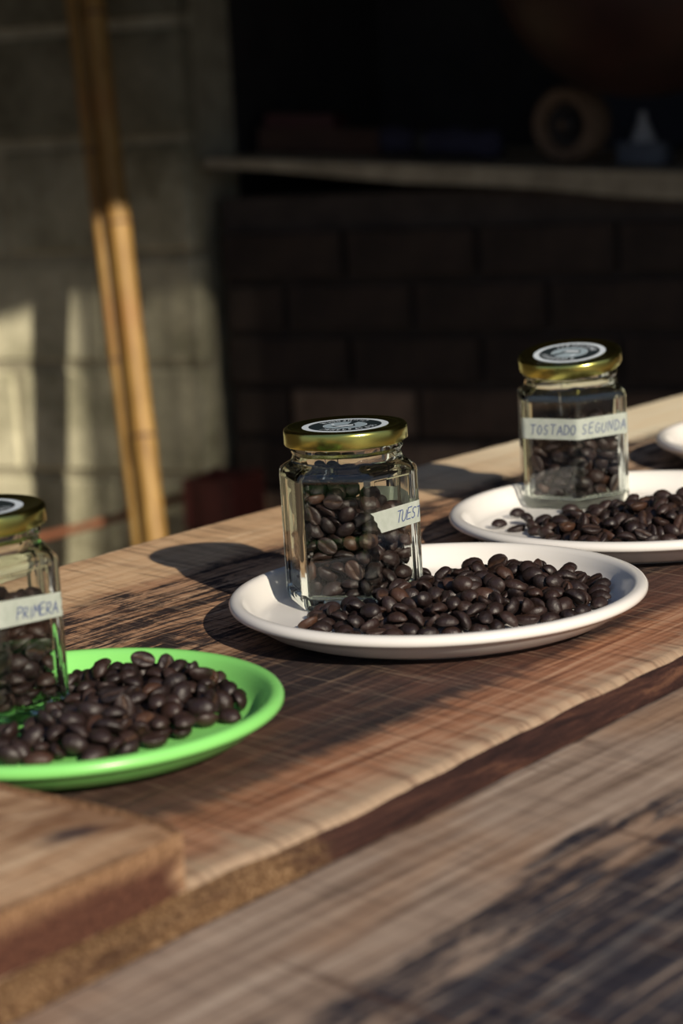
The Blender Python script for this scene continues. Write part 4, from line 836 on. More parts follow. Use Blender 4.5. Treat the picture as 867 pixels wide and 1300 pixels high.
-1571,-1010,4319,452,852,-79,-249,158,-2393,898,4413,298,327,-616,-650,160,-319,2197,4087,381,-112,499,-769,161,1051,57,4479,230,107,268,928,162,1339,-643,4433,852,490,177,-35,164,1962,735,4572,462,-352,468,-665,165,
421,1361,4691,52,-15,-207,-976,166,405,940,4604,141,677,704,-153,167,-893,-672,4647,122,-921,-346,-123,168,1502,1901,5101,516,95,-162,834,170,489,2507,4326,723,-164,138,655,171,-666,1455,4546,359,55,930,35,172,
-1444,15,5105,529,327,768,-146,173,-1226,-1412,5075,409,877,-227,-98,174,-226,3029,4388,503,212,675,-494,175,-988,2302,4698,835,68,484,-249,176,-1505,1027,4220,834,195,-20,-514,177,-2386,-121,4763,39,-250,561,-787,178,
-2206,1592,5018,425,-882,-135,147,180,-2382,114,4565,112,222,-757,-603,181,1192,-226,5357,111,819,-456,-327,182,2285,-1398,4264,38,-102,-339,933,183,1059,-1018,5050,728,557,47,-394,184,2403,1385,4749,346,57,319,879,185,
1557,205,5204,272,320,683,596,186,315,-240,5014,15,597,725,341,187,569,-1369,4485,366,619,665,196,188,1227,1036,5070,27,194,675,710,191,-518,319,4974,233,-726,-610,-213,192,147,-1462,4926,580,-149,661,450,193,
577,2532,4887,364,15,125,922,195,570,1712,5390,406,-865,-251,149,196,-934,919,5022,271,395,-483,-731,197,-1830,-568,5147,475,384,429,-664,198,-202,2038,4971,190,-439,-667,-569,200,-1190,1525,4997,467,-307,-705,-434,201,
-2410,208,5204,676,-180,-265,-662,202,-698,-219,5325,73,383,220,893,203,2403,519,5035,403,201,-117,884,205,564,648,5115,69,36,309,947,206,221,-542,5108,765,339,-39,-545,207,-569,-1105,5290,142,-932,-261,203,212,
735,2811,5650,696,655,-264,-120,214,-1361,2010,5470,943,-248,-49,213,215,-272,1576,5434,438,805,-274,-287,216,-1023,-777,5185,391,360,-727,-432,217,-1993,1060,5357,19,126,877,460,218,-1523,379,5541,705,-439,-504,232,219,
138,31,5621,977,-117,35,-168,220,2392,-598,4956,351,-299,787,-407,221,358,-1049,5588,826,-44,107,-550,222,-442,-1338,5547,730,131,112,659,224,615,1598,5659,580,28,432,-688,228,1960,-1534,4781,442,-217,-221,840,239,
2467,1412,5382,918,79,-108,-370,240,2052,-225,5481,695,57,656,-285,241,1861,-822,5503,709,586,-353,-168,258]),
    'p1': (67, [
-1889,-4983,1129,583,781,-99,-194,3,-722,-5083,801,86,0,0,-995,6,93,-4570,1089,237,-658,-629,337,7,-167,6239,1123,326,-290,-731,523,16,1563,-5060,812,421,0,0,-906,18,2898,-5013,1136,313,827,400,237,29,
2870,-3800,1098,150,512,-764,-360,30,3895,-3736,1095,0,206,-978,0,39,4012,-1354,1146,129,-479,-791,355,41,4958,-2551,1041,0,-812,-583,0,48,5917,-1252,1066,368,883,284,42,56,6830,-700,818,365,-6,0,930,57,
6296,3494,1116,272,549,743,268,60,7129,938,1114,587,339,478,557,62,-1531,-4400,1070,283,326,1,901,66,-664,-4242,981,623,-116,-198,-746,69,746,-4631,1286,799,585,28,-128,73,2506,-4853,1084,593,-383,-89,702,83,
3200,-3120,1177,468,-150,464,736,93,3451,-2157,1392,351,-772,-523,78,94,3159,-551,1427,103,-576,-798,139,95,5146,-2656,1284,922,0,0,386,102,5668,-689,1346,120,-143,-593,782,110,5495,1897,1221,674,44,713,-186,112,
6772,2007,1303,704,-60,-213,673,115,-1110,-3571,1320,226,375,204,-874,118,-1168,-2404,1567,27,523,-798,-295,119,-58,-3715,1431,583,190,-316,-723,121,1749,-4208,1336,892,0,0,-450,126,1411,-2706,1446,773,53,-174,606,127,
1167,-1352,1701,596,783,122,-120,128,1064,1083,1556,194,-580,-789,-44,130,1412,2222,1738,178,559,-765,264,131,413,3188,1451,822,-188,-75,530,132,2645,-2745,1196,236,-519,255,780,135,2479,-1181,1645,521,-398,-600,-456,136,
2503,2468,1667,467,53,274,838,139,2132,4684,1670,716,190,284,607,141,4061,-2650,1306,790,0,0,611,143,4395,-760,1302,373,-135,-207,893,144,4376,235,1367,817,460,-311,-149,145,3755,1044,1672,155,-497,761,-385,146,
3436,3222,1769,282,100,340,891,148,3889,4769,1875,30,-652,508,560,149,6206,-82,1504,160,688,-533,-463,151,4691,1349,1477,665,507,-191,513,152,5415,3473,1835,47,415,-845,331,154,6521,780,1160,818,313,343,-336,155,
-2253,-2780,1568,249,677,660,204,156,-535,-2683,1928,432,743,-452,-235,157,775,-3837,1545,878,-245,228,-339,158,433,-2634,1665,128,-169,108,-970,159,145,-216,1353,317,0,0,947,160,-242,3963,1321,174,395,-887,161,162,
891,4972,1774,524,313,-27,-790,163,2005,-3502,1520,942,-320,78,-43,164,2122,-1859,1587,135,14,-162,-976,165,1951,-589,2168,253,-951,0,-172,166,1624,2889,1734,405,-207,87,885,168,-585,4933,1173,916,-94,-378,86,169,
3892,-891,1744,701,-118,-145,687,170,2845,413,1539,976,-59,-119,167,171,2142,3594,1698,946,49,-256,-189,173,4435,4250,1760,523,232,-285,-768,174,2764,5376,2099,328,-934,56,119,175,4387,2058,1805,733,633,-150,194,176,
4925,4195,1846,390,563,709,161,178,-3392,-5141,785,998,0,0,-36,0,-3710,-4260,810,909,0,0,413,1,-3907,-2743,1077,539,-749,239,-298,2,-2348,-4000,1095,549,761,207,273,4,-2285,-2220,789,992,0,0,-116,5,
435,-3888,1057,566,150,308,748,8,317,-2513,1117,271,-499,773,-280,9,85,-1359,794,815,0,0,578,10,238,-211,806,157,0,0,987,11,-141,1675,795,896,0,0,-442,12,36,2288,1063,929,-358,-21,-81,13,
335,3468,797,973,0,0,226,14,-158,4884,798,634,0,0,-772,15,56,7254,857,208,28,-63,975,17,1416,-4062,1074,0,-869,-493,0,19,1495,-2631,876,228,2,-122,-965,20,1642,-1217,1078,5,-217,975,1,21,
1497,-257,1085,0,242,969,0,22,1274,1371,1125,242,-404,854,219,23,1507,2260,806,851,0,0,-523,24,1279,3569,1141,479,282,353,-751,25,1266,4798,807,788,0,0,-614,26,1174,5945,1100,46,68,924,-371,27,
1650,6820,810,893,19,-18,447,28,3100,-1727,1174,27,627,-690,-359,31,2454,-497,801,776,0,0,-629,32,2688,1126,790,956,0,0,-290,33,2287,2428,1026,640,-167,274,-697,34,2472,3689,792,949,0,0,-312,35,
2816,4220,1041,338,52,303,888,36,2158,6150,1175,329,-357,-873,-5,37,2540,6988,919,465,92,103,-874,38,4051,-2587,1057,0,397,-917,0,40,3740,-135,798,730,0,0,682,42,3845,1010,799,690,0,0,722,43,
3331,2543,812,503,0,0,-863,44,3754,3691,801,841,0,0,540,45,3685,5663,1035,0,972,231,0,46,3494,6720,1215,11,217,854,-471,47,4961,-1647,1069,748,-231,139,605,49,5387,90,1096,617,760,198,36,50,
5080,1068,1093,355,719,585,112,51,4976,2422,807,762,0,0,-646,52,5053,3471,1085,551,-667,-423,265,53,5366,4813,1154,171,467,-742,-447,54,4683,5494,853,67,-42,-50,995,55,6143,1365,1142,122,617,585,510,58,
6051,2473,813,978,0,0,-202,59,6155,4700,1043,642,279,-13,-713,61,7080,2241,887,765,-28,-112,632,63,-3768,-6405,947,833,-142,7,-533,64,-2999,-2779,807,532,0,0,845,65,-1653,-2942,808,992,0,0,116,67,
-1549,-1903,963,448,146,191,860,68,-633,-3034,1113,245,-405,682,-555,70,-529,-2088,1071,0,994,95,0,71,-1238,-173,813,668,0,0,743,72,1055,-3182,1103,347,20,-797,493,74,1126,-1822,1113,611,779,-129,20,75,
854,-959,1095,269,542,-608,-512,76,733,625,804,901,0,0,-432,77,614,1875,1232,655,99,658,-355,78,688,2635,1113,652,-595,-30,-466,79,666,4383,1030,857,266,-168,-406,80,428,5469,1241,528,384,-645,394,81,
470,6745,1079,379,-106,374,-839,82,2117,-3323,788,526,0,0,849,84,2168,-1976,1341,153,836,522,-54,85,1605,-691,1352,969,0,0,-244,86,1835,605,1011,962,-255,29,89,87,2153,1765,1313,818,227,-250,464,88,
1943,3004,1128,339,-23,-824,-452,89,1694,4282,1143,329,-81,604,-720,90,2192,5094,1114,205,29,942,260,91,1356,6620,1260,469,203,-104,-852,92,3003,460,993,950,287,-23,111,96,3000,1907,1086,660,203,-297,658,97,
3149,2962,1290,942,-198,-156,-218,98,3551,3857,1679,409,-788,452,74,99,3254,5185,1206,446,290,347,-771,100,2875,6046,1396,168,342,822,421,101,4696,-570,804,379,0,0,924,103,4460,402,1147,19,560,613,555,104,
4256,1788,984,262,18,232,936,105,4131,3100,1067,907,177,221,-307,106,4517,4120,1073,759,-104,-319,-556,107,4317,5048,1138,207,303,197,-908,108,4606,6072,1201,927,-201,-120,-288,109,5632,925,1139,392,486,236,743,111,
5614,3020,1135,446,-242,231,829,113,5647,4107,1407,202,285,830,433,114,-2791,-3548,1023,247,-22,319,-914,116,-2690,-658,793,998,0,0,48,117,-986,-1249,796,20,0,0,999,120,-156,-2159,1333,517,-4,1,855,122,
-386,-719,1251,562,478,-653,165,123,-657,511,1212,360,780,339,-382,124,-636,911,1133,638,-188,435,605,125,1202,165,1490,981,178,-37,57,129,1410,5059,1368,216,25,20,975,133,810,6032,1538,382,276,-114,-873,134,
2296,-88,1597,270,-460,-654,535,137,2653,937,1628,385,-356,382,760,138,2451,3554,1595,202,-602,753,-165,140,2621,5911,1473,614,453,16,-644,142,3606,2433,1515,63,322,-349,876,147,3877,5838,1599,113,-413,-902,44,150,
5044,2312,1351,739,0,0,-672,153,181,838,1134,430,296,-174,-834,161,1666,1080,1701,965,143,75,201,167,3480,1418,1581,793,-373,-181,444,172,4192,2647,1779,191,453,21,870,177]),
    'p2': (80, [
-6629,-2796,1078,284,937,-33,195,0,-5972,-3737,810,81,0,0,-996,1,-5733,-2782,799,393,0,0,-919,2,-6121,-1906,1109,0,-739,672,-1,3,-4407,-5546,1033,0,-799,600,0,5,-4799,-4534,801,842,0,0,-538,6,
-5194,-1522,1156,197,605,-691,-340,8,-3631,-4272,1117,184,-269,880,-343,9,-2500,-5904,807,939,0,0,342,13,-793,-5793,800,997,0,0,67,17,288,-5881,793,202,0,0,978,23,1659,-5584,790,176,0,0,983,33,
2544,-5155,799,658,0,0,752,43,5330,-5953,796,679,0,0,733,53,4083,-4559,1098,0,80,996,0,54,5227,-4291,793,270,0,0,-962,63,6965,-3055,795,927,0,0,372,79,7937,-1903,826,600,11,-19,-798,80,
8149,2286,1154,125,-942,101,-291,83,8208,-517,838,927,-1,-37,-371,86,8507,1447,935,372,133,4,-918,88,-6286,-4912,816,389,-11,-1,-920,90,-4277,-3793,1070,854,156,299,393,93,-2785,-3645,1099,277,-143,905,-286,97,
-1678,-5124,814,523,0,0,851,100,-572,-5004,1235,68,792,-445,410,105,-162,-3861,1459,525,13,-233,-817,106,1988,-5430,1296,713,-17,83,-695,120,3090,-5230,1099,931,-64,325,-145,129,3158,3841,1602,311,230,911,135,136,
4597,-3714,1116,95,-50,922,-370,139,5561,-3301,1178,553,264,-563,553,148,7336,2130,1213,349,-25,927,127,159,-5055,-2722,1109,150,222,229,935,161,-3280,-5476,1065,0,-178,983,0,163,-3484,-3442,1519,439,-95,-164,877,164,
-2219,-4413,1304,947,0,0,-319,166,-2019,-3878,1548,395,-242,-213,-859,167,-1519,-2492,1573,565,665,-431,-225,168,-1400,-4753,1356,846,-272,364,-276,170,-830,-2674,1838,719,551,375,191,171,142,-5773,1297,999,0,0,-18,175,
609,-3446,1679,628,-155,-247,720,176,89,-1809,1708,218,-679,694,-93,177,437,2805,1669,7,-366,120,922,180,1611,-4874,1555,345,157,-248,-890,182,2586,-4252,1395,871,0,0,490,190,2355,3403,1663,885,154,436,23,196,
3975,-4337,1636,324,-537,576,-523,199,3601,2377,1644,926,31,249,-280,204,4158,3126,1604,591,-164,-23,788,205,6299,-5361,1083,3,-396,917,-12,208,5539,-2510,1514,589,-132,-54,794,209,5405,474,1576,328,74,-757,559,211,
6671,-2286,1358,362,233,248,867,215,6926,-522,1415,906,215,-15,-362,216,6663,1910,1408,952,-241,81,-166,218,-4134,-2442,1481,889,-133,243,362,220,-2482,-2111,1440,405,345,-507,676,222,-2682,-1311,1790,253,403,-823,-306,223,
-1959,-1333,1709,887,136,214,-383,224,-217,-1899,1843,719,212,-105,-652,227,-716,-551,1842,568,-358,-46,-739,228,-531,1226,1797,805,-452,-111,-367,230,844,-5638,1341,269,443,329,788,231,1457,-2563,1760,367,-187,-245,876,232,
1261,-1125,2090,855,372,-132,-335,233,685,48,1697,883,220,413,-14,234,2201,-3521,1823,285,550,-776,-106,237,3303,-4345,1644,387,-401,714,-420,241,3759,-2615,1898,312,699,-642,-12,242,2917,-1039,1916,668,609,-410,-111,243,
2449,1366,1804,931,308,-11,-191,245,3411,4527,1864,507,-778,25,-367,246,4680,-2364,1587,581,-74,174,790,247,4874,2377,1842,589,162,-116,782,248,6273,-1237,1466,583,3,771,251,249,5969,102,1631,880,385,227,152,250,
4989,1290,1801,862,384,-195,-264,251,5972,2604,1585,866,111,344,342,252,-5803,272,800,999,0,0,23,4,-4876,-3468,791,973,0,0,-226,7,-3199,-3306,1066,109,288,-733,-605,10,-3612,-1644,806,463,0,0,-885,11,
-3572,-336,1099,508,-760,227,-333,12,-1985,-4106,1058,0,-117,992,0,14,-2263,-3069,1070,589,-689,376,-185,15,-2318,-1908,1122,611,-784,54,78,16,-863,-4076,812,984,0,0,173,18,-769,-3106,1106,487,-710,346,-370,19,
-733,-1897,1077,30,-109,920,373,20,-997,-625,802,711,0,0,702,21,-1448,844,1085,0,523,851,0,22,90,-4171,988,808,182,178,530,24,209,-2988,1097,459,865,-120,-159,25,217,-1635,1154,205,-759,605,-119,26,
44,-652,796,990,0,0,-132,27,169,706,786,726,0,0,-686,28,-76,1719,1235,5,777,-275,-565,29,99,2574,800,891,0,0,452,30,-755,5589,812,828,0,0,-558,31,-486,6261,1047,819,-346,49,-453,32,
1552,-4679,1078,0,-895,445,0,34,1209,-2948,792,944,0,0,325,35,1443,-1661,1153,335,447,593,579,36,1547,-469,1122,344,721,571,181,37,1357,1008,795,518,0,0,-854,38,1394,2032,1134,331,-875,295,-190,39,
1364,2978,796,293,0,0,955,40,1060,4300,808,131,0,0,990,41,1070,5719,1117,351,-842,-336,228,42,2676,-4077,812,304,0,0,951,44,2839,-3035,1073,0,-210,-977,0,45,2352,-1931,790,955,0,0,292,46,
2555,-500,1156,294,-100,792,523,47,2710,1621,791,832,0,0,553,48,2818,2764,1175,409,-789,-142,435,49,2475,4104,806,937,0,0,-347,50,2220,5492,1084,211,300,872,320,51,2800,6493,807,926,0,0,375,52,
3982,-2812,1104,259,-758,-533,271,55,3702,-1808,1070,20,20,-930,-364,56,3685,-799,1142,249,691,597,319,57,3961,1673,1089,467,454,-623,-430,58,3738,3083,1157,271,657,-649,-268,59,3764,4213,1096,427,198,536,699,60,
3864,5499,1040,0,966,253,0,61,3539,6524,1042,659,191,288,667,62,4986,-2087,1133,0,-888,458,0,64,5081,625,1129,224,591,-707,-314,65,5068,1768,1068,443,419,-424,-668,66,5177,3182,1098,0,519,-854,0,67,
5175,4288,797,68,0,0,-997,68,5119,5898,1024,0,874,-483,0,69,4845,7115,890,119,-37,-113,985,70,6168,-3970,800,817,0,0,-575,71,6170,-1979,813,452,0,0,891,72,6316,-395,802,565,0,0,-824,73,
5944,549,791,706,0,0,-706,74,5705,1642,801,967,10,6,-252,75,6283,2870,793,180,0,0,983,76,6421,4034,1085,0,611,790,0,77,5718,5974,1137,425,-747,264,-436,78,7309,-622,797,705,0,0,-708,81,
7340,1159,809,521,0,0,-852,82,7508,4054,874,230,88,9,-968,84,7202,4589,1142,509,-257,105,814,85,8221,445,870,33,-47,19,997,87,7869,3184,853,883,56,-59,-461,89,-6165,-814,794,219,0,0,975,91,
-5466,-220,1021,262,-40,408,-872,92,-4390,-2753,1077,396,380,689,470,94,-4394,15,1123,783,546,-238,-173,95,-2658,-4807,798,514,0,0,856,96,-3173,-2565,1130,813,-390,-134,-408,98,-2813,-964,1103,404,-735,-417,348,99,
-1262,-3330,1094,292,-330,-16,897,101,-1644,-2459,1042,0,-113,-993,0,102,-1953,-1010,1126,351,909,-168,-140,103,-2165,127,1092,121,245,-895,-350,104,-443,-2228,1091,809,319,195,-452,107,-516,-1045,1474,224,-275,788,-500,108,
-355,132,1190,588,-536,-598,-90,109,-1080,1847,1182,610,675,409,60,110,659,-4882,799,579,0,0,-814,111,739,-3920,1060,704,-460,230,-488,112,850,-2492,1066,423,2,-324,-845,113,755,-718,1424,521,828,198,-38,114,
890,46,792,995,0,0,88,115,690,1510,1128,309,-547,726,-276,116,778,2370,1337,306,177,-295,-887,117,581,3472,1016,977,-94,-185,-3,118,139,5335,1051,0,-790,612,0,119,1793,-3612,1114,279,-486,618,-549,121,
1797,-2692,1124,0,-336,-398,-852,122,2169,-1021,1160,844,7,378,-378,123,2087,207,1128,303,-139,503,796,124,2070,1222,1155,548,-212,-782,203,125,2142,2521,1260,645,52,-683,337,126,1905,3561,1200,224,-851,-88,-464,127,
1611,5089,1163,136,491,770,382,128,3452,-3648,1068,496,327,-73,800,130,3076,-2512,1156,491,-4,543,680,131,3099,-1193,1254,403,-127,904,-36,132,3447,-84,1214,771,-75,-458,-434,133,3174,1168,1061,506,268,-40,818,134,
3306,2452,1153,675,37,-516,524,135,2898,4911,1101,899,207,286,-254,137,2953,5860,1056,469,217,-259,815,138,4662,-2940,1229,614,-694,280,-247,140,4621,-1314,1184,807,-306,-282,-416,141,4574,-580,1192,666,-500,-214,-510,142,
4491,1220,1060,504,-469,-385,613,143,4577,2646,1176,226,-525,-432,696,144,4573,3602,1076,92,284,-315,-900,145,4700,5009,1091,0,-991,-125,0,146,4341,6041,1277,471,-15,-23,-881,147,6035,-2772,1061,892,305,-91,317,149,
5465,-1139,799,790,0,0,611,150,5455,-450,1104,690,-141,-248,-664,151,6043,954,1434,931,-131,-325,-95,152,5752,2236,1065,142,229,577,770,153,5653,3608,1349,495,33,104,861,154,5916,5128,803,191,0,0,-981,155,
7013,-1593,1155,554,-639,422,-323,156,7109,294,1136,778,547,192,238,157,6677,1262,1076,661,-589,-220,409,158,7072,3119,1090,511,-567,552,-332,160,-4415,-1740,1155,397,-754,-245,460,162,-4051,-795,1083,879,455,76,-117,165,
-2093,987,1634,558,700,91,433,169,-1095,-1970,1463,528,-201,-211,797,172,-1282,-120,1146,941,-244,-226,38,173,-593,1029,1274,333,460,-620,540,174,88,-272,1273,712,-264,384,524,178,294,571,1432,18,331,108,936,179,
-223,3405,1069,227,-330,-269,875,181,1207,-3229,1297,937,215,175,-206,183,1095,-1640,1411,273,-454,-331,780,184,1327,-57,1680,634,37,728,-254,185,1344,739,1311,444,131,188,-865,186,1512,1505,1726,122,313,-433,-835,187,
1629,3645,1392,849,211,-470,111,188,1406,4619,1526,226,705,-670,-7,189,2657,-3112,1657,591,-543,580,-132,191,2421,-1854,1650,37,99,878,465,192,2815,503,1703,793,224,232,-516,193,2773,743,1064,766,534,-246,-256,194,
2671,1780,1378,335,174,-220,-898,195,2259,4411,1705,335,-770,500,-208,197,2182,5834,1502,145,-128,107,974,198,4039,-3280,1350,230,-345,146,-897,200,3848,-1874,1329,287,86,354,-885,201,3784,-996,1760,243,91,94,960,202,
3862,747,1467,583,-328,-741,25,203,4454,4515,1465,243,87,100,960,206,3644,5304,1281,645,0,0,763,207,5697,-1524,1408,278,-98,-106,949,210,5474,1625,1482,962,146,143,176,212,5113,2916,1722,47,-452,-820,-345,213,
5417,4712,1543,272,-480,659,-509,214,6597,598,1166,685,147,556,-445,217,6925,2801,1473,877,242,-260,-320,219,-2844,-337,1573,887,-409,91,-188,221,-1458,-626,1464,81,-238,-373,892,225,-1794,-22,1614,3,-337,390,856,226,
-1100,668,1630,757,422,-324,-376,229,152,1451,1464,100,-604,178,-769,235,1257,2795,1595,484,88,393,776,236,2215,-2139,1672,205,20,-466,859,238,1726,-860,1724,187,202,-123,-952,239,1870,726,1747,981,1,186,43,240,
4312,25,1210,707,-193,-477,-483,244]),
    'p3': (35, [
-5636,-3888,1018,0,351,-935,0,0,-5850,-2865,1132,372,794,-462,-128,1,-6266,-1429,799,996,0,0,-74,2,-6341,-440,1145,197,-616,-686,332,3,-6349,-6053,823,261,13,26,964,4,-4709,-3636,789,555,0,0,-830,5,
-3587,-6026,989,504,-115,-300,801,10,-2324,-6455,800,609,0,0,-792,17,-2427,-4956,1153,287,798,-463,-252,18,-1350,-6752,795,875,0,0,-483,25,-314,-6342,1073,121,-119,917,-358,33,1076,-4912,1143,276,-268,-745,543,41,
-4310,-4559,1051,700,-457,-210,506,84,-4693,-3407,1597,0,841,539,0,85,-3124,-5671,1127,318,-449,833,47,89,-3413,-4601,1564,139,-971,-166,88,90,-1723,-5931,1041,103,98,312,938,95,-673,-5898,1323,257,-945,75,185,102,
678,-5911,798,72,0,0,996,109,653,-4014,1637,77,-806,-561,167,110,1619,-4608,1461,392,-450,772,213,118,-3904,-7620,801,869,-3,3,493,148,-3951,-3855,1712,51,-786,-174,-590,151,-2841,-7880,816,731,0,0,681,156,
-3003,-3619,1782,303,-625,-703,151,157,-1156,-5023,1489,732,-75,-215,641,162,-257,-3713,1787,156,-660,-683,-268,169,-2760,-1690,1809,916,142,-343,-146,203,-3735,-880,1704,111,-36,-983,134,204,-2374,-4479,1624,749,-32,83,655,205,
-445,-2307,2294,29,-428,897,-99,210,799,-3809,2121,491,142,-132,-848,214,-8265,1080,880,899,20,30,300,230,-7368,83,880,50,989,50,100,231,-6923,3886,880,899,20,30,300,232,-4927,-2764,1113,542,-619,-493,280,6,
-4863,-1157,1038,0,-640,-767,0,7,-4761,23,816,987,0,0,-154,8,-6619,1549,1009,742,-270,141,-595,9,-3808,-5047,806,976,0,0,-211,11,-3503,-4114,795,973,0,0,-227,12,-3528,-3106,1135,584,-699,-370,175,13,
-3382,-1175,1154,383,823,136,395,14,-3753,142,1063,0,-902,430,0,15,-4152,1656,811,312,0,0,949,16,-2537,-3672,1028,688,287,178,641,19,-2593,-2629,791,175,0,0,983,20,-2533,-1339,802,676,0,0,736,21,
-2793,138,1116,375,-855,349,-73,22,-2863,1145,1097,526,378,698,301,23,-2561,2895,806,787,0,0,616,24,-1062,-5192,806,783,8,-16,-621,26,-1117,-4071,1058,0,454,890,0,27,-1080,-2341,1022,0,-713,700,0,28,
-1388,-1270,1122,216,430,676,556,29,-1282,-302,1068,0,171,984,0,30,-937,578,1112,0,-477,-878,0,31,-1342,2871,1144,462,188,-775,-387,32,107,-3894,1091,21,-490,-870,24,34,-95,-2867,1134,71,849,430,-295,35,
-58,-1549,1163,356,-877,-277,160,36,-121,-295,1139,13,-225,852,470,37,-141,1176,1052,0,487,-872,0,38,-260,2319,807,662,0,0,748,39,262,4001,1057,0,-953,299,0,40,1141,-4009,798,357,0,0,933,42,
1137,-2458,799,705,0,0,-708,43,1129,-1486,1174,186,254,-753,576,44,961,-157,801,891,0,0,452,45,1248,833,790,970,0,0,241,46,954,1954,802,958,0,0,283,47,1841,3360,1077,701,590,-168,-360,48,
2164,-6699,1145,55,-263,-828,490,49,2338,-5151,1170,310,-627,-703,-124,50,2239,-4138,1050,0,122,991,0,51,2336,-2944,807,557,0,0,829,52,2176,-940,1080,427,428,662,440,53,2582,753,1098,0,355,934,0,54,
2332,2425,1099,607,736,-277,-100,55,1844,4773,787,101,0,0,-994,56,3523,-6706,1140,375,913,100,118,57,3743,-5435,1122,176,714,665,117,58,3797,-3144,1137,289,499,610,541,59,3327,-1517,1121,70,-28,-904,-419,60,
3536,-322,791,651,0,0,-758,61,3640,1041,1081,0,-474,879,0,62,3764,2153,1088,613,772,-163,-7,63,3530,3355,1141,219,130,774,577,64,3830,4225,1107,161,350,704,595,65,4838,-5192,796,609,0,0,792,66,
4800,-3902,1098,0,-326,-944,0,67,4687,-2833,1046,461,-309,140,-819,68,4775,-1464,1024,0,948,315,0,69,4896,827,1109,600,-792,-18,-99,70,4663,2172,800,681,0,0,-730,71,4540,3381,1174,355,-615,698,-76,72,
4776,4619,1095,361,-330,715,-497,73,5854,-5277,791,510,0,0,859,74,6462,-3359,1081,0,711,-702,0,75,5778,-1504,793,894,0,0,-446,76,6007,-381,804,406,0,0,-913,77,5981,883,807,54,0,0,-998,78,
6433,2040,795,927,0,0,-372,79,7422,-1526,808,996,0,0,-81,80,7073,-474,1060,0,943,-330,0,81,-5537,-1993,1030,496,-234,85,-831,82,-5451,-736,1102,460,-686,-394,401,83,-4396,-2263,1083,335,334,470,743,86,
-4023,-821,1182,173,788,-589,-15,87,-4275,993,1055,920,360,-57,138,88,-3026,-3426,1140,153,-920,-191,301,91,-3016,-2150,1112,477,-508,-106,708,92,-2908,-601,1269,317,10,522,790,93,-3461,1535,1041,706,-276,326,-563,94,
-1702,-4556,1113,334,-614,-503,507,96,-1925,-3291,1061,537,-609,505,-291,97,-1815,-1870,1159,184,-417,881,116,98,-1973,-554,1116,423,-511,-269,697,99,-1966,556,1221,180,766,-558,259,100,-1976,2057,1099,411,-631,471,-457,101,
-486,-4589,1133,267,349,-10,897,103,-863,-3362,1076,692,-349,-46,-629,104,-356,-2523,1420,378,34,-371,-846,105,-648,-723,1218,817,363,289,-338,106,-552,275,1642,0,-132,990,0,107,-1083,2061,1241,522,-571,588,229,108,
791,-3101,1056,913,198,-192,297,111,532,-2203,1086,474,505,-605,-390,112,664,-712,1123,429,102,-360,821,113,432,515,1292,270,937,-129,-174,114,381,1374,1262,925,-67,144,-344,115,514,2720,1021,920,4,225,319,116,
1739,-5790,793,442,0,0,896,117,1705,-3320,1060,609,-357,-265,655,119,1958,-1934,796,389,0,0,-920,120,1470,-779,1161,218,-636,470,-570,121,1804,243,1121,303,-698,642,-85,122,1699,1446,1046,927,-232,119,267,123,
1296,2717,1085,372,313,416,767,124,1017,4730,990,28,-223,-74,971,125,3226,-5974,1166,119,-604,-528,584,126,3079,-4701,802,807,0,0,-589,127,3179,-3596,1144,252,368,-696,-561,128,2977,-2401,1084,0,-556,-830,0,129,
3000,-660,1253,872,437,20,-214,130,2743,46,1186,717,380,232,-534,131,2929,1602,1096,47,88,-924,-367,132,2949,2862,806,984,0,0,-170,133,2772,4372,1100,0,-213,976,0,134,4404,-6127,797,974,0,0,-223,135,
4089,-4577,1125,464,-684,391,-403,136,4756,-3862,1365,760,0,0,649,137,4155,-2256,788,220,0,0,-974,138,4272,-911,1109,343,308,-729,-505,139,4394,143,790,487,0,0,-872,140,4553,1740,1316,820,301,-38,484,141,
4033,2754,1202,619,402,-290,607,142,5567,-2369,1079,44,62,921,379,143,5123,-924,1172,914,-388,28,-107,144,5357,194,1132,95,-966,-38,-234,145,5624,1709,1143,118,984,-117,51,146,5680,2829,1100,77,-11,-927,365,147,
-5684,411,1035,971,-106,-206,37,149,-5782,1366,799,657,0,0,-753,150,-3654,-2670,1593,956,-205,-150,143,152,-3686,-1717,1292,418,350,288,-786,153,-4127,-42,1378,358,33,60,930,154,-3626,4562,803,999,0,0,11,155,
-2507,-2773,1537,0,-327,944,0,158,-2259,-1466,1484,624,163,-7,-762,159,-2581,128,1581,900,324,-66,-282,160,-2427,1887,1089,402,-400,0,822,161,-1139,-4244,1587,823,-531,-174,92,163,-1234,-2981,1482,668,264,-291,-631,164,
-832,-1607,1755,247,591,-737,-211,165,-1308,-462,1572,881,89,-313,-339,166,-1299,1302,1131,800,-492,58,335,167,-228,-5480,1195,105,-741,-343,-566,168,207,-2782,1711,766,-106,303,-554,170,127,-1525,1443,373,-120,371,-841,171,
-175,-601,1714,707,-80,196,-673,172,-300,1007,1572,834,-383,-76,-387,173,-452,3274,1012,832,-235,22,500,174,1824,-7396,1101,596,793,-6,-123,175,1225,-3739,1688,773,87,162,605,176,1197,-2650,1538,167,-280,-83,-941,177,
1604,-1741,1861,323,-804,-493,66,178,1314,226,1696,512,99,-799,295,179,1026,871,1645,46,500,-706,-498,180,659,2123,1462,968,168,50,-174,181,2625,-6169,1165,763,295,-483,-308,182,2363,-4038,1395,522,-80,-86,844,183,
2548,-3128,1620,277,-484,-620,550,184,2525,-1525,1497,267,-5,-296,916,185,2115,-379,1748,181,-967,-18,-173,186,2403,1142,1705,266,-754,536,-267,187,2018,2337,1548,662,287,-121,-680,188,2200,3595,1079,210,225,894,324,189,
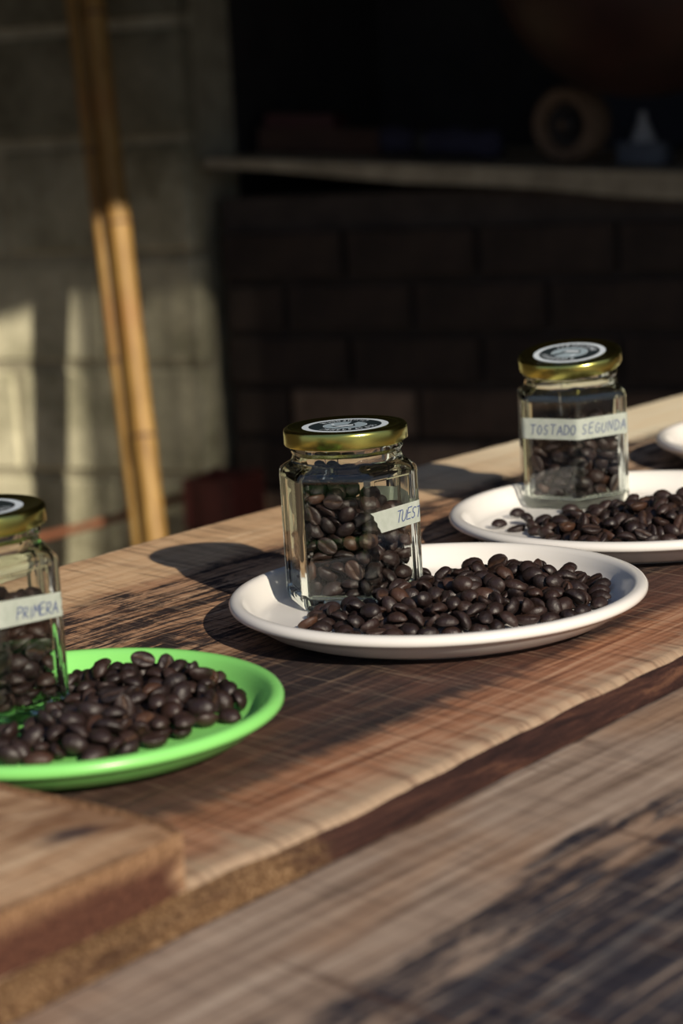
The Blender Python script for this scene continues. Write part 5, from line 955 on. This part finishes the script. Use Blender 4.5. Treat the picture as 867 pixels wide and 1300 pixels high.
3701,-5384,1396,321,178,-114,-922,190,3391,-3801,1189,130,521,-292,790,191,3069,-2728,1730,280,23,-526,801,192,3866,-2049,1315,898,-159,-397,95,193,3739,-145,1275,691,58,187,695,194,3471,960,1347,537,0,0,843,195,
3160,2692,1640,601,792,35,-92,196,5482,-3596,1137,534,-590,519,-310,197,4803,-2094,1529,633,-746,-196,-47,198,4865,-34,1428,581,702,192,361,199,5267,1383,1697,218,172,-102,954,200,5539,2145,1621,98,121,966,201,201,
-4884,-1220,1297,897,0,0,-440,202,-1739,-3589,1615,254,325,227,-881,206,-1815,-2147,1624,367,671,280,578,207,-1954,1114,1503,920,-30,-383,-69,208,426,-4985,1088,512,-381,-572,514,209,-680,-1381,1979,871,-116,303,-366,211,
-1117,572,1640,776,-459,-225,367,212,-152,1950,1607,229,331,-55,-913,213,894,-1874,1946,910,-13,-381,158,215,978,-1122,1988,312,-204,875,305,216,2002,-2360,1498,491,-333,444,-670,217,1795,-969,2060,395,159,588,687,218,
1871,521,1591,341,-179,-228,893,219,1633,1928,1818,834,335,-236,-368,220,1317,4204,1099,70,-77,533,-839,221,3090,-4704,1332,696,0,0,-717,222,3067,-2413,1717,492,-846,-63,-189,223,3054,169,1711,751,-269,184,-572,224,
3328,3815,1555,88,24,-301,-948,225,4562,-2728,1605,971,-144,13,186,226,3720,-927,1782,250,-229,931,-125,227,4381,493,1489,824,168,96,-531,228,3303,1854,1794,61,-55,-988,119,229]),
}
STRAY={230:'lone coffee bean farthest left on the rear white plate',231:'lone coffee bean just left of the heap on the rear white plate',232:'lone coffee bean touching the left foot of the rearmost jar'}
def beans():
    for key,(ni,nums) in BEANS.items():
        rec=[nums[i:i+8] for i in range(0,len(nums),8)]
        cx,cy=(JARS if key[0]=='j' else PL)[int(key[1])][:2]
        vs=[];fs=[];cr_=[];tn=[]
        for n,(x,y,z,qw,qx,qy,qz,i) in enumerate(rec):
            s=.90+.2*((i*37)%23)/22; scl=(s,s,s*(.96+.1*((i*13)%7)/6))
            q=Quaternion((qw,qx,qy,qz)); q.normalize(); loc=Vector((cx+x*1e-5,cy+y*1e-5,T+z*1e-5))
            if n<ni:
                o=link('coffee_bean',bmesh_list[i%4]); o.rotation_mode='QUATERNION'; o.rotation_quaternion=q; o.location=loc; o.scale=scl
                if key=='p3' and i in STRAY: tag(o,STRAY[i],'coffee bean')
                else: tag(o,INFO[key][0],'coffee bean',INFO[key][1])
            else:
                g=GEO_LO[i%4]; mt=Matrix.LocRotScale(loc,q,Vector(scl)); b0=len(vs)
                vs+=[tuple(mt@Vector(v)) for v in g[0]]; fs+=[tuple(j+b0 for j in f) for f in g[1]]; cr_+=g[2]; tn+=[((i*17)%29)/29*.97]*len(g[0])
        me=bpy.data.meshes.new('coffee_beans'); me.from_pydata(vs,[],fs); me.materials.append(M['bean']); me.shade_smooth(); attr(me,'crease',cr_); attr(me,'tone',tn)
        tag(link('coffee_beans',me),STUFF[key],'coffee beans',kind='stuff')
beans()
